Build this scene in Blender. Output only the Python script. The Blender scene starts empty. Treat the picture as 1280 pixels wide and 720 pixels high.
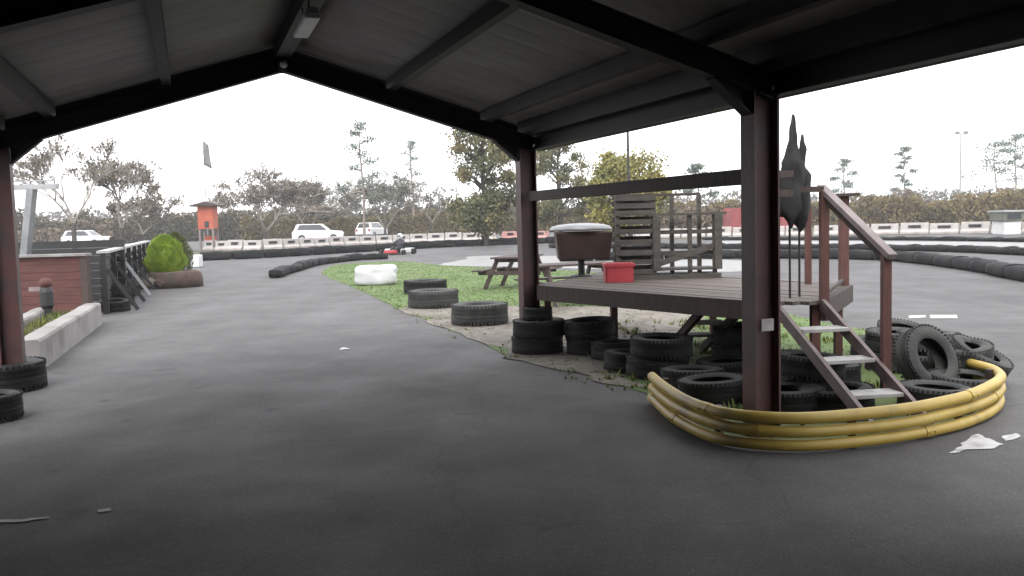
import bpy, bmesh, math, random
from mathutils import Vector, Matrix, Quaternion, noise
R = math.radians
random.seed(11)
HAZE = 0.0009
scene = bpy.context.scene
col = scene.collection

# ------------------------------------------------------------------ camera
FPX, PITCH, ROLL, CAMH = 1136.7, 0.0759, 0.0276, 1.6
fw = Vector((0, math.cos(PITCH), -math.sin(PITCH)))
up0 = Vector((0, math.sin(PITCH), math.cos(PITCH)))
rt0 = Vector((1, 0, 0))
rt = math.cos(ROLL) * rt0 - math.sin(ROLL) * up0
up = math.sin(ROLL) * rt0 + math.cos(ROLL) * up0
cam_d = bpy.data.cameras.new('camera')
cam = bpy.data.objects.new('camera', cam_d)
col.objects.link(cam)
cam_d.sensor_width = 36
cam_d.lens = 36 * FPX / 1280
cam_d.clip_start = 0.05
cam_d.clip_end = 3000
m = Matrix.Identity(4)
for i in range(3):
    m[i][0], m[i][1], m[i][2] = rt[i], up[i], -fw[i]
m[2][3] = CAMH
cam.matrix_world = m
scene.camera = cam


def ray(x, y):
    return fw + rt * ((x - 640) / FPX) - up * ((y - 360) / FPX)


def G(x, y, z=0.0):
    """surveyed point: where the sight line meets the level z"""
    d = ray(x, y)
    return Vector((0, 0, CAMH)) + d * ((z - CAMH) / d.z)


def D(x, y, dist):
    """surveyed point at a measured distance"""
    return Vector((0, 0, CAMH)) + ray(x, y) * dist


# ------------------------------------------------------------------ helpers
class MB:
    def __init__(s):
        s.v, s.f = [], []

    def add(s, vs, fs):
        o = len(s.v)
        s.v += [Vector(v) for v in vs]
        s.f += [tuple(i + o for i in f) for f in fs]
        return s

    def box(s, c, size, ax=None, ay=None, az=None):
        c = Vector(c)
        ax = Vector(ax or (1, 0, 0)); ay = Vector(ay or (0, 1, 0)); az = Vector(az) if az else ax.cross(ay)
        hx, hy, hz = size[0] / 2, size[1] / 2, size[2] / 2
        vs = [c + ax * (i * hx) + ay * (j * hy) + az * (k * hz) for k in (-1, 1) for j in (-1, 1) for i in (-1, 1)]
        return s.add(vs, [(0, 2, 3, 1), (4, 5, 7, 6), (0, 1, 5, 4), (2, 6, 7, 3), (0, 4, 6, 2), (1, 3, 7, 5)])

    def bar(s, a, b, w, h, upv=(0, 0, 1)):
        a, b = Vector(a), Vector(b)
        d = (b - a); L = d.length; d.normalize()
        u = Vector(upv)
        if abs(d.dot(u)) > 0.98:
            u = Vector((0, 1, 0))
        sdir = d.cross(u).normalized()
        u2 = sdir.cross(d)
        return s.box((a + b) / 2, (L, w, h), d, sdir, u2)

    def tube(s, pts, rad, n=8, cap=True):
        pts = [Vector(p) for p in pts]
        rads = rad if isinstance(rad, (list, tuple)) else [rad] * len(pts)
        rings = []
        prev = None
        for i, p in enumerate(pts):
            d = (pts[min(i + 1, len(pts) - 1)] - pts[max(i - 1, 0)])
            if d.length < 1e-9:
                d = Vector((0, 0, 1))
            d.normalize()
            if prev is None:
                u = Vector((0, 0, 1)) if abs(d.z) < 0.9 else Vector((1, 0, 0))
            else:
                u = prev
            u = (u - d * u.dot(d))
            if u.length < 1e-6:
                u = d.orthogonal()
            u.normalize(); prev = u
            w = d.cross(u)
            rings.append([p + (u * math.cos(2 * math.pi * k / n) + w * math.sin(2 * math.pi * k / n)) * rads[i] for k in range(n)])
        vs = [v for r_ in rings for v in r_]
        fs = []
        for i in range(len(pts) - 1):
            for k in range(n):
                a = i * n + k; b = i * n + (k + 1) % n
                fs.append((a, b, b + n, a + n))
        if cap:
            fs.append(tuple(range(n - 1, -1, -1)))
            fs.append(tuple((len(pts) - 1) * n + k for k in range(n)))
        return s.add(vs, fs)

    def lathe(s, prof, n=24, closed=False, mat=None):
        mat = mat or Matrix.Identity(4)
        vs = []
        for k in range(n):
            t = 2 * math.pi * k / n
            vs += [mat @ Vector((r_ * math.cos(t), r_ * math.sin(t), z)) for r_, z in prof]
        P = len(prof); fs = []
        for k in range(n):
            k2 = (k + 1) % n
            for i in range(P if closed else P - 1):
                j = (i + 1) % P
                fs.append((k * P + i, k2 * P + i, k2 * P + j, k * P + j))
        return s.add(vs, fs)

    def prism(s, pts, off):
        pts = [Vector(p) for p in pts]; off = Vector(off); n = len(pts)
        vs = pts + [p + off for p in pts]
        fs = [tuple(range(n - 1, -1, -1)), tuple(range(n, 2 * n))] + [(i, (i + 1) % n, n + (i + 1) % n, n + i) for i in range(n)]
        return s.add(vs, fs)

    def build(s, name, mat, parent=None, smooth=False, bevel=0, seg=2, fix=True):
        me = bpy.data.meshes.new(name)
        me.from_pydata([tuple(v) for v in s.v], [], s.f)
        if fix:
            bm = bmesh.new(); bm.from_mesh(me)
            bmesh.ops.recalc_face_normals(bm, faces=bm.faces)
            bm.to_mesh(me); bm.free()
        me.materials.append(mat)
        if smooth:
            for p in me.polygons:
                p.use_smooth = True
        o = bpy.data.objects.new(name, me)
        col.objects.link(o)
        if parent:
            o.parent = parent
        if bevel:
            md = o.modifiers.new('bevel', 'BEVEL')
            md.width = bevel; md.segments = seg; md.limit_method = 'ANGLE'; md.angle_limit = R(35)
        return o


def tag(o, label=None, cat=None, group=None, kind=None):
    if label: o['label'] = label
    if cat: o['category'] = cat
    if group: o['group'] = group
    if kind: o['kind'] = kind
    return o


def empty(name, loc=(0, 0, 0), rz=0.0, label=None, cat=None, group=None):
    o = bpy.data.objects.new(name, None)
    col.objects.link(o)
    o.location = loc; o.rotation_euler = (0, 0, rz)
    o.empty_display_size = 0.2
    return tag(o, label, cat, group)


def copy_tree(o, parent=None):
    c = o.copy(); col.objects.link(c)
    if parent: c.parent = parent
    for ch in list(o.children):
        copy_tree(ch, c)
    return c


def rnd(a, b):
    return random.uniform(a, b)


# ------------------------------------------------------------------ materials
def mat(name, c1, c2=None, rough=0.7, scale=6.0, bump=0.0, bscale=60.0, metal=0.0, spec=0.5, stretch=None, detail=5.0, lo=0.35, hi=0.65, c3=None, s3=1.2, k=0.5):
    c1 = tuple(x * k for x in c1); c2 = tuple(x * k for x in c2) if c2 else c1
    if c3: c3 = tuple(x * k for x in c3)
    M = bpy.data.materials.new(name); M.use_nodes = True
    nt = M.node_tree; N = nt.nodes; L = nt.links
    b = N['Principled BSDF']
    b.inputs['Roughness'].default_value = rough
    b.inputs['Metallic'].default_value = metal
    b.inputs['Specular IOR Level'].default_value = spec
    tc = N.new('ShaderNodeTexCoord')
    mp = N.new('ShaderNodeMapping'); L.new(tc.outputs['Object'], mp.inputs['Vector'])
    if stretch: mp.inputs['Scale'].default_value = stretch
    nz = N.new('ShaderNodeTexNoise'); nz.inputs['Scale'].default_value = scale; nz.inputs['Detail'].default_value = detail
    L.new(mp.outputs[0], nz.inputs['Vector'])
    rp = N.new('ShaderNodeValToRGB')
    rp.color_ramp.elements[0].position = lo; rp.color_ramp.elements[1].position = hi
    rp.color_ramp.elements[0].color = (*c1, 1); rp.color_ramp.elements[1].color = (*(c2 or c1), 1)
    L.new(nz.outputs['Fac'], rp.inputs['Fac'])
    out = rp.outputs['Color']
    if c3:
        n3 = N.new('ShaderNodeTexNoise'); n3.inputs['Scale'].default_value = s3; n3.inputs['Detail'].default_value = 4
        L.new(tc.outputs['Object'], n3.inputs['Vector'])
        r3 = N.new('ShaderNodeValToRGB'); r3.color_ramp.elements[0].position = 0.5; r3.color_ramp.elements[1].position = 0.68
        L.new(n3.outputs['Fac'], r3.inputs['Fac'])
        mx = N.new('ShaderNodeMixRGB'); mx.inputs['Color2'].default_value = (*c3, 1)
        L.new(r3.outputs['Color'], mx.inputs['Fac']); L.new(out, mx.inputs['Color1'])
        out = mx.outputs['Color']
    L.new(out, b.inputs['Base Color'])
    if bump:
        nb = N.new('ShaderNodeTexNoise'); nb.inputs['Scale'].default_value = bscale; nb.inputs['Detail'].default_value = 4
        L.new(mp.outputs[0], nb.inputs['Vector'])
        bp = N.new('ShaderNodeBump'); bp.inputs['Strength'].default_value = bump; bp.inputs['Distance'].default_value = 0.02
        L.new(nb.outputs['Fac'], bp.inputs['Height']); L.new(bp.outputs['Normal'], b.inputs['Normal'])
    return M


def asphalt_mat(name, base, rough=0.72):
    M = bpy.data.materials.new(name); M.use_nodes = True
    nt = M.node_tree; N = nt.nodes; L = nt.links
    b = N['Principled BSDF']
    tc = N.new('ShaderNodeTexCoord')

    def nz(scale, detail=5, rg=0.55, stretch=None):
        n = N.new('ShaderNodeTexNoise'); n.inputs['Scale'].default_value = scale; n.inputs['Detail'].default_value = detail
        n.inputs['Roughness'].default_value = rg
        if stretch:
            mp = N.new('ShaderNodeMapping'); mp.inputs['Scale'].default_value = stretch; mp.inputs['Rotation'].default_value = (0, 0, -0.34)
            L.new(tc.outputs['Object'], mp.inputs['Vector']); L.new(mp.outputs[0], n.inputs['Vector'])
        else:
            L.new(tc.outputs['Object'], n.inputs['Vector'])
        return n

    def ramp(src, p0, p1, c0, c1):
        r_ = N.new('ShaderNodeValToRGB'); r_.color_ramp.elements[0].position = p0; r_.color_ramp.elements[1].position = p1
        r_.color_ramp.elements[0].color = (*c0, 1); r_.color_ramp.elements[1].color = (*c1, 1)
        L.new(src, r_.inputs['Fac']); return r_

    def mul(a, b_):
        mx = N.new('ShaderNodeMixRGB'); mx.blend_type = 'MULTIPLY'; mx.inputs['Fac'].default_value = 1
        L.new(a, mx.inputs['Color1']); L.new(b_, mx.inputs['Color2']); return mx.outputs['Color']
    big = ramp(nz(0.35, 6).outputs['Fac'], 0.3, 0.7, tuple(c * 0.86 for c in base), tuple(c * 1.12 for c in base))
    mid = ramp(nz(2.2, 6, 0.65).outputs['Fac'], 0.3, 0.7, (0.82,) * 3, (1.1,) * 3)
    fine = ramp(nz(95, 3, 0.7).outputs['Fac'], 0.34, 0.66, (0.74,) * 3, (1.26,) * 3)
    track = ramp(nz(1.0, 5, 0.5, (1.6, 0.10, 1)).outputs['Fac'], 0.38, 0.66, (0.90,) * 3, (1.04,) * 3)
    c = mul(mul(mul(big.outputs[0], mid.outputs[0]), fine.outputs[0]), track.outputs[0])
    oil = ramp(nz(1.7, 3, 0.5).outputs['Fac'], 0.66, 0.74, (1, 1, 1), (0.62,) * 3)
    c = mul(c, oil.outputs[0])
    vs = N.new('ShaderNodeTexVoronoi'); vs.inputs['Scale'].default_value = 85
    L.new(tc.outputs['Object'], vs.inputs['Vector'])
    st = N.new('ShaderNodeSeparateColor'); L.new(vs.outputs['Color'], st.inputs[0])
    stone = ramp(st.outputs[0], 0.84, 0.97, (1, 1, 1), (1.4, 1.38, 1.35))
    c = mul(c, stone.outputs[0])
    # hairline cracks
    wn = nz(0.6, 3)
    vor = N.new('ShaderNodeTexVoronoi'); vor.feature = 'DISTANCE_TO_EDGE'; vor.inputs['Scale'].default_value = 0.33
    addv = N.new('ShaderNodeVectorMath'); addv.operation = 'ADD'
    scl = N.new('ShaderNodeVectorMath'); scl.operation = 'SCALE'; scl.inputs['Scale'].default_value = 1.6
    L.new(wn.outputs['Color'], scl.inputs[0]); L.new(tc.outputs['Object'], addv.inputs[0]); L.new(scl.outputs[0], addv.inputs[1])
    L.new(addv.outputs[0], vor.inputs['Vector'])
    cr = ramp(vor.outputs['Distance'], 0.0, 0.006, (0.80,) * 3, (1, 1, 1))
    c = mul(c, cr.outputs[0])
    L.new(c, b.inputs['Base Color'])
    rr = ramp(nz(0.8, 5).outputs['Fac'], 0.35, 0.7, (rough - 0.06,) * 3, (rough + 0.12,) * 3)
    L.new(rr.outputs[0], b.inputs['Roughness'])
    b.inputs['Specular IOR Level'].default_value = 0.14
    bp = N.new('ShaderNodeBump'); bp.inputs['Strength'].default_value = 0.6; bp.inputs['Distance'].default_value = 0.008
    L.new(nz(110, 4, 0.7).outputs['Fac'], bp.inputs['Height']); L.new(bp.outputs['Normal'], b.inputs['Normal'])
    return M


M = {}
M['asphalt'] = asphalt_mat('asphalt', (0.083, 0.080, 0.081))
M['earth'] = mat('field_earth', (0.07, 0.075, 0.035), (0.13, 0.11, 0.06), 0.95, 0.3, c3=(0.06, 0.08, 0.03), s3=0.08)
M['lawn'] = mat('lawn_soil', (0.060, 0.100, 0.024), (0.095, 0.140, 0.035), 0.95, 1.2, 0.5, 40, c3=(0.095, 0.12, 0.035), s3=0.45, k=0.85)
M['grass'] = mat('grass_blades', (0.062, 0.125, 0.022), (0.100, 0.175, 0.034), 0.8, 1.0, c3=(0.125, 0.17, 0.04), s3=0.4, k=0.8)
M['weed'] = mat('weed_blades', (0.10, 0.14, 0.02), (0.20, 0.22, 0.04), 0.8, 3.0, k=0.62)
M['dirt'] = mat('gravelly_dirt', (0.19, 0.165, 0.135), (0.33, 0.30, 0.255), 0.95, 7, 0.6, 70, c3=(0.13, 0.115, 0.08), s3=0.9)
M['paving'] = mat('pale_paving', (0.33, 0.31, 0.30), (0.42, 0.40, 0.385), 0.85, 3, 0.2, 50, k=0.7)
M['sheen'] = mat('painted_sheen', (0.36, 0.35, 0.35), (0.48, 0.47, 0.46), 0.55, 1.5, 0.15, 60, k=0.34)  # pale colour standing in for bright sheen on the track
M['oxide'] = mat('red_oxide_steel', (0.060, 0.018, 0.018), (0.095, 0.028, 0.025), 0.55, 5, 0.15, 40, c3=(0.05, 0.03, 0.028), s3=3, k=0.75)
M['darksteel'] = mat('dark_steel', (0.035, 0.028, 0.028), (0.055, 0.040, 0.038), 0.6, 4, 0.1, 40, k=0.22)
M['sheet'] = mat('roof_sheet', (0.15, 0.145, 0.14), (0.20, 0.195, 0.185), 0.6, 1.3, 0.05, 30, c3=(0.13, 0.12, 0.105), s3=0.7, k=1.25)
M['light_blocker'] = mat('dark_blocker_sheet', (0.05, 0.05, 0.055), (0.08, 0.078, 0.08), 0.6, 1.3)  # dark sheeting for the added walls that hold light off the floor
M['rubber'] = mat('tyre_rubber', (0.018, 0.018, 0.019), (0.036, 0.036, 0.038), 0.72, 9, 0.3, 45, spec=0.35, c3=(0.055, 0.055, 0.052), s3=3, k=0.21)
M['barrierrubber'] = mat('barrier_rubber', (0.020, 0.021, 0.023), (0.036, 0.037, 0.040), 0.8, 4, 0.3, 30, spec=0.2, c3=(0.06, 0.06, 0.058), s3=1.5, k=0.24)
M['offwhite'] = mat('grimy_offwhite_plastic', (0.40, 0.365, 0.345), (0.52, 0.48, 0.46), 0.6, 1.5, c3=(0.30, 0.25, 0.23), s3=1.1, k=0.72)
M['rubberdust'] = mat('dusty_rubber', (0.035, 0.036, 0.036), (0.065, 0.066, 0.063), 0.85, 7, 0.3, 45, c3=(0.10, 0.10, 0.09), s3=3, k=0.42)
M['yellow'] = mat('yellow_paint', (0.50, 0.34, 0.055), (0.60, 0.43, 0.085), 0.5, 4, 0.12, 30, c3=(0.30, 0.215, 0.06), s3=2.5, k=0.62)
M['deckwood'] = mat('weathered_deck_timber', (0.16, 0.125, 0.105), (0.27, 0.22, 0.19), 0.8, 5, 0.3, 30, stretch=(1, 9, 9), k=0.36)
M['timber'] = mat('brown_timber', (0.065, 0.040, 0.034), (0.115, 0.072, 0.060), 0.75, 5, 0.3, 30, stretch=(6, 6, 1.2), k=0.4)
M['redtimber'] = mat('red_brown_timber', (0.11, 0.038, 0.030), (0.17, 0.06, 0.045), 0.7, 5, 0.3, 30, stretch=(6, 6, 1.2))
M['planterwood'] = mat('dark_planter_boards', (0.085, 0.045, 0.038), (0.14, 0.08, 0.065), 0.85, 6, 0.6, 25, c3=(0.06, 0.06, 0.04), s3=4)
M['greytimber'] = mat('grey_timber', (0.085, 0.073, 0.062), (0.16, 0.14, 0.12), 0.8, 5, 0.3, 30, stretch=(1.5, 6, 6), k=0.36)
M['rail'] = mat('pinkish_handrail_paint', (0.24, 0.19, 0.185), (0.33, 0.27, 0.26), 0.6, 6, 0.2, 30)
M['tread'] = mat('pale_step_tread', (0.46, 0.45, 0.44), (0.60, 0.59, 0.57), 0.7, 7, 0.2, 60, c3=(0.33, 0.31, 0.29), s3=6, k=0.55)
M['stringer'] = mat('stair_stringer_paint', (0.17, 0.115, 0.11), (0.26, 0.20, 0.19), 0.6, 6, 0.2, 30)
M['white'] = mat('white_plastic', (0.68, 0.68, 0.69), (0.78, 0.78, 0.78), 0.45, 3, c3=(0.60, 0.59, 0.57), s3=4, k=0.7)
M['whitewrap'] = mat('white_wrap', (0.70, 0.70, 0.72), (0.82, 0.82, 0.83), 0.35, 3, 0.6, 7, k=0.55)
M['whitewash'] = mat('whitewashed_concrete', (0.50, 0.47, 0.46), (0.66, 0.63, 0.61), 0.8, 4, 0.25, 45, c3=(0.36, 0.33, 0.30), s3=2, k=0.33)
M['soil'] = mat('planter_soil', (0.05, 0.040, 0.025), (0.10, 0.085, 0.05), 0.95, 9, 0.8, 30)
M['brickred'] = mat('red_painted_boards', (0.15, 0.040, 0.032), (0.22, 0.065, 0.05), 0.75, 2.5, 0.2, 30, stretch=(1, 1, 5), k=0.33)
M['red'] = mat('red_plastic', (0.48, 0.045, 0.06), (0.55, 0.06, 0.07), 0.45, 3, k=0.6)
M['redwood'] = mat('orange_red_boards', (0.50, 0.10, 0.055), (0.60, 0.14, 0.08), 0.7, 3, k=0.6)
M['redsteel'] = mat('red_container_steel', (0.35, 0.045, 0.05), (0.44, 0.07, 0.07), 0.55, 2)
M['blackcloth'] = mat('black_cloth', (0.012, 0.012, 0.013), (0.022, 0.022, 0.024), 0.9, 9, 0.3, 40)
M['black'] = mat('black_paint', (0.016, 0.016, 0.018), (0.03, 0.03, 0.032), 0.6, 5, k=0.4)
M['grey'] = mat('galvanised_grey', (0.33, 0.34, 0.35), (0.44, 0.45, 0.46), 0.45, 5, metal=0.3, k=0.45)
M['palegrey'] = mat('pale_grey_paint', (0.52, 0.53, 0.54), (0.60, 0.61, 0.62), 0.5, 5, k=0.45)
M['lamp'] = mat('unlit_diffuser', (0.55, 0.56, 0.55), (0.62, 0.63, 0.62), 0.4, 8, k=1.0)
M['brownbin'] = mat('dark_brown_panel', (0.070, 0.038, 0.030), (0.10, 0.055, 0.043), 0.7, 4, 0.2, 30)
M['carpaint'] = mat('white_car_paint', (0.74, 0.74, 0.75), (0.78, 0.78, 0.79), 0.25, 2, k=0.8)
M['glass'] = mat('dark_glass', (0.02, 0.024, 0.028), (0.03, 0.034, 0.038), 0.08, 2, k=1.0)
M['skin'] = mat('skin', (0.45, 0.26, 0.19), (0.50, 0.30, 0.22), 0.6, 10, k=1.0)
M['suit'] = mat('dark_racing_suit', (0.03, 0.03, 0.04), (0.05, 0.05, 0.06), 0.8, 10)
M['flagcloth'] = mat('grey_flag', (0.25, 0.24, 0.25), (0.33, 0.31, 0.32), 0.9, 5)
M['bark'] = mat('bark', (0.07, 0.058, 0.05), (0.13, 0.11, 0.095), 0.9, 6, 0.4, 25)
M['twig'] = mat('bare_twigs', (0.15, 0.135, 0.115), (0.23, 0.205, 0.175), 0.9, 1, k=1.1)
M['pinebark'] = mat('pine_bark', (0.17, 0.14, 0.12), (0.24, 0.20, 0.17), 0.9, 3, k=0.9)
M['leaf_oak'] = mat('leaf_oak', (0.050, 0.062, 0.022), (0.115, 0.105, 0.036), 0.75, 0.55, c3=(0.15, 0.105, 0.04), s3=0.5, k=0.95)
M['leaf_yellow'] = mat('leaf_yellow', (0.14, 0.135, 0.026), (0.26, 0.22, 0.045), 0.75, 0.6, c3=(0.09, 0.10, 0.025), s3=0.5, k=0.9)
M['leaf_grey'] = mat('leaf_greygreen', (0.085, 0.095, 0.075), (0.14, 0.145, 0.11), 0.8, 0.6, k=0.9)
M['leaf_pine'] = mat('pine_needles', (0.07, 0.095, 0.075), (0.12, 0.145, 0.115), 0.8, 0.6, k=1.15)
M['leaf_brown'] = mat('brown_leaves', (0.10, 0.075, 0.05), (0.16, 0.12, 0.08), 0.8, 0.6, k=0.8)
M['hedge'] = mat('hedge_leaves', (0.060, 0.060, 0.030), (0.12, 0.098, 0.050), 0.85, 0.25, c3=(0.15, 0.105, 0.05), s3=0.12, k=0.58)
M['hedge_r'] = mat('autumn_hedge_leaves', (0.135, 0.100, 0.032), (0.215, 0.155, 0.055), 0.85, 0.3, c3=(0.11, 0.105, 0.04), s3=0.10, k=0.62)
M['bush'] = mat('bright_conifer', (0.115, 0.19, 0.012), (0.21, 0.29, 0.022), 0.7, 4, k=0.95)
M['bushdark'] = mat('olive_conifer', (0.08, 0.11, 0.02), (0.14, 0.16, 0.03), 0.7, 4)
M['paint'] = mat('worn_road_paint', (0.62, 0.60, 0.60), (0.80, 0.79, 0.78), 0.6, 9, c3=(0.35, 0.34, 0.34), s3=6, k=0.55)

# ------------------------------------------------------------------ setting
def sheet(name, pts, z, material, label=None, kind='structure'):
    o = MB().add([(p[0], p[1], z) for p in pts], [tuple(range(len(pts)))]).build(name, material)
    n = o.data.polygons[0].normal
    if n.z < 0:
        o.data.flip_normals()
    return tag(o, kind=kind)


def smooth_poly(pts, sub=4):
    out = []
    n = len(pts)
    for i in range(n):
        p0, p1, p2, p3 = (Vector((*pts[(i + k) % n][:2], 0)) for k in (-1, 0, 1, 2))
        for j in range(sub):
            t = j / sub
            out.append(0.5 * ((2 * p1) + (p2 - p0) * t + (2 * p0 - 5 * p1 + 4 * p2 - p3) * t * t + (3 * p1 - p0 - 3 * p2 + p3) * t ** 3))
    return out


def wobble(pts, amp=0.06, f=1.7):
    return [p + Vector((noise.noise((p.x * f, p.y * f, 3.1)), noise.noise((p.x * f, p.y * f, 9.7)), 0)) * amp for p in pts]


def dense(pts, n=8):
    out = []
    for a, b in zip(pts, pts[1:] + pts[:1]):
        out += [a.lerp(b, i / n) for i in range(n)]
    return out


sheet('ground', [(-700, -700), (700, -700), (700, 700), (-700, 700)], -0.02, M['earth'])
sheet('track', [(-26, -30), (60, -30), (60, 46), (32, 53), (0, 57), (-14, 57), (-30, 47), (-34, 30)], 0.0, M['asphalt'])
sheet('car_park', [(-70, 62), (10, 64), (10, 160), (-70, 160)], 0.002, M['asphalt'])


isl = [G(655, 452), G(600, 428), G(500, 386), G(440, 359), G(409, 346), G(404, 339), G(424, 331), G(500, 327), G(560, 332), G(700, 338),
       G(830, 345), G(880, 352), G(930, 366), G(985, 392), G(1060, 408), G(1120, 424), Vector((4.0, 8.6, 0)), Vector((3.95, 7.8, 0)), Vector((3.6, 7.0, 0)), Vector((3.0, 6.5, 0)),
       Vector((2.2, 6.12, 0)), Vector((1.7, 6.1, 0)), Vector((1.45, 6.5, 0)), Vector((1.25, 7.6, 0)), Vector((.75, 9.2, 0))]
island = wobble(smooth_poly(isl, 6), 0.10)
sheet('lawn', island, 0.006, M['lawn'])
dirt = [G(655, 450), G(600, 427), G(545, 404), G(505, 388), G(520, 382), G(560, 384), G(640, 383), G(720, 384), G(790, 385), G(850, 391), G(880, 405),
        G(850, 432), Vector((1.3, 9.6, 0)), Vector((1.2, 8.3, 0)), Vector((.8, 9.1, 0))]
dirt_poly = wobble(smooth_poly(dirt, 6), 0.35, 1.3)
sheet('dirt_patch', dirt_poly, 0.010, M['dirt'])
sheet('pavement', [G(-160, 455), G(20, 440), G(62, 424), G(110, 398), G(-10, 392), G(-260, 395)], 0.008, M['paving'])
sheet('track_sheen', wobble(smooth_poly([G(548, 331.5), G(620, 333.5), G(720, 336), G(860, 340), G(935, 338), G(930, 326), G(760, 321), G(600, 320), G(580, 325)], 5), 0.3), 0.008, M['sheen'])  # sky sheen on the far asphalt, painted as a pale patch
sheet('painted_marking', wobble(dense([G(1186, 567), G(1220, 543), G(1257, 557), G(1240, 561), G(1222, 562)]), .035, 11), 0.005, M['paint'])
sheet('painted_marking', wobble(dense([G(1253, 546), G(1272, 542), G(1275, 549), G(1258, 552)]), .03, 13), 0.005, M['paint'])
sheet('painted_marking', [G(1136, 395), G(1157, 394), G(1157, 397), G(1136, 398)], 0.005, M['paint'])
sheet('painted_marking', [G(1162, 394), G(1196, 394), G(1197, 398), G(1163, 398)], 0.005, M['paint'])
M['fadedpaint'] = mat('faded_road_paint', (0.11, 0.108, 0.11), (0.20, 0.195, 0.19), 0.6, 5, lo=0.45, hi=0.6, k=0.75)
sheet('painted_marking', wobble(dense([G(-20, 651), G(30, 650), G(62, 646), G(63, 648), G(30, 653), G(-20, 655)]), .015, 14), 0.005, M['fadedpaint'])
sheet('painted_marking', wobble(dense([G(122, 638), G(137, 636), G(138, 639), G(123, 641)]), .012, 14), 0.005, M['fadedpaint'])


def inside(p, poly):
    c = False; n = len(poly)
    for i in range(n):
        a, b = poly[i], poly[(i + 1) % n]
        if (a.y > p[1]) != (b.y > p[1]) and p[0] < (b.x - a.x) * (p[1] - a.y) / (b.y - a.y) + a.x:
            c = not c
    return c


def tuft(mb, x, y, h, w, n):
    for k in range(n):
        t = rnd(0, 6.283); q = Vector((math.cos(t), math.sin(t), 0))
        b0 = Vector((x, y, 0.008)) + q * rnd(0, w * 1.5); pq = Vector((-q.y, q.x, 0)) * w * 0.32
        hh = h * rnd(.5, 1.2)
        tip = b0 + q * hh * rnd(.2, .9) + Vector((0, 0, hh))
        mb.add([b0 - pq, b0 + pq, tip], [(0, 1, 2)])


mb = MB()
for i in range(42000):
    x, y = rnd(-8, 5), rnd(8.6, 40)
    if y < 14 and random.random() < .4: continue
    if y > 26 and random.random() < .3: continue
    if inside((x, y), island) and not inside((x, y), dirt_poly):
        tuft(mb, x, y, 0.022, 0.026, 3)
tag(mb.build('grass', M['grass'], fix=False), kind='stuff')
mb = MB()
for i in range(600):
    x, y = rnd(.9, 4.0), rnd(6.1, 13.5)
    if inside((x, y), island) and noise.noise((x * 1.3, y * 1.3, 0)) > -0.02:
        tuft(mb, x, y, 0.075, 0.04, 7)
for i in range(110):   # grass creeping over the dirt edge and along the asphalt
    p = random.choice(dirt_poly); x, y = p.x + rnd(-.25, .25), p.y + rnd(-.2, .2)
    tuft(mb, x, y, 0.035, 0.03, 5)
tag(mb.build('weeds', M['weed'], fix=False), kind='stuff')
# pebbles on the dirt
mb = MB()
for i in range(900):
    x, y = rnd(-2.5, 2.2), rnd(9, 17)
    if inside((x, y), dirt_poly):
        r_ = rnd(.012, .035); c = Vector((x, y, .01))
        vs = [c + Vector((math.cos(t), math.sin(t), 0)) * r_ * rnd(.7, 1.2) for t in (0, 1.26, 2.5, 3.77, 5.03)] + [c + Vector((rnd(-.3, .3) * r_, rnd(-.3, .3) * r_, r_ * .8))]
        mb.add(vs, [(k, (k + 1) % 5, 5) for k in range(5)])
tag(mb.build('gravel', M['dirt'], fix=False), kind='stuff')

# ------------------------------------------------------------------ open barn
TH, BW, BS, EAVE, RIDGE = 0.3386, 5.60, 4.7646, 2.415, 3.2676
ba = Vector((-math.sin(TH), math.cos(TH), 0)); bp_ = Vector((math.cos(TH), math.sin(TH), 0))
P2 = Vector((0.2057, 11.0066, 0))


def B(u, v, z=0.0):
    return P2 + bp_ * u + ba * v + Vector((0, 0, z))


barn = empty('open_barn', P2 * 1.0, 0, 'dark open sided barn roof on red oxide steel posts spanning the paved yard', 'barn')
barn_parts = []


def bpart(mb, name, m_, **k):
    for v in mb.v: v -= P2
    return mb.build(name, m_, barn, **k)


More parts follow.
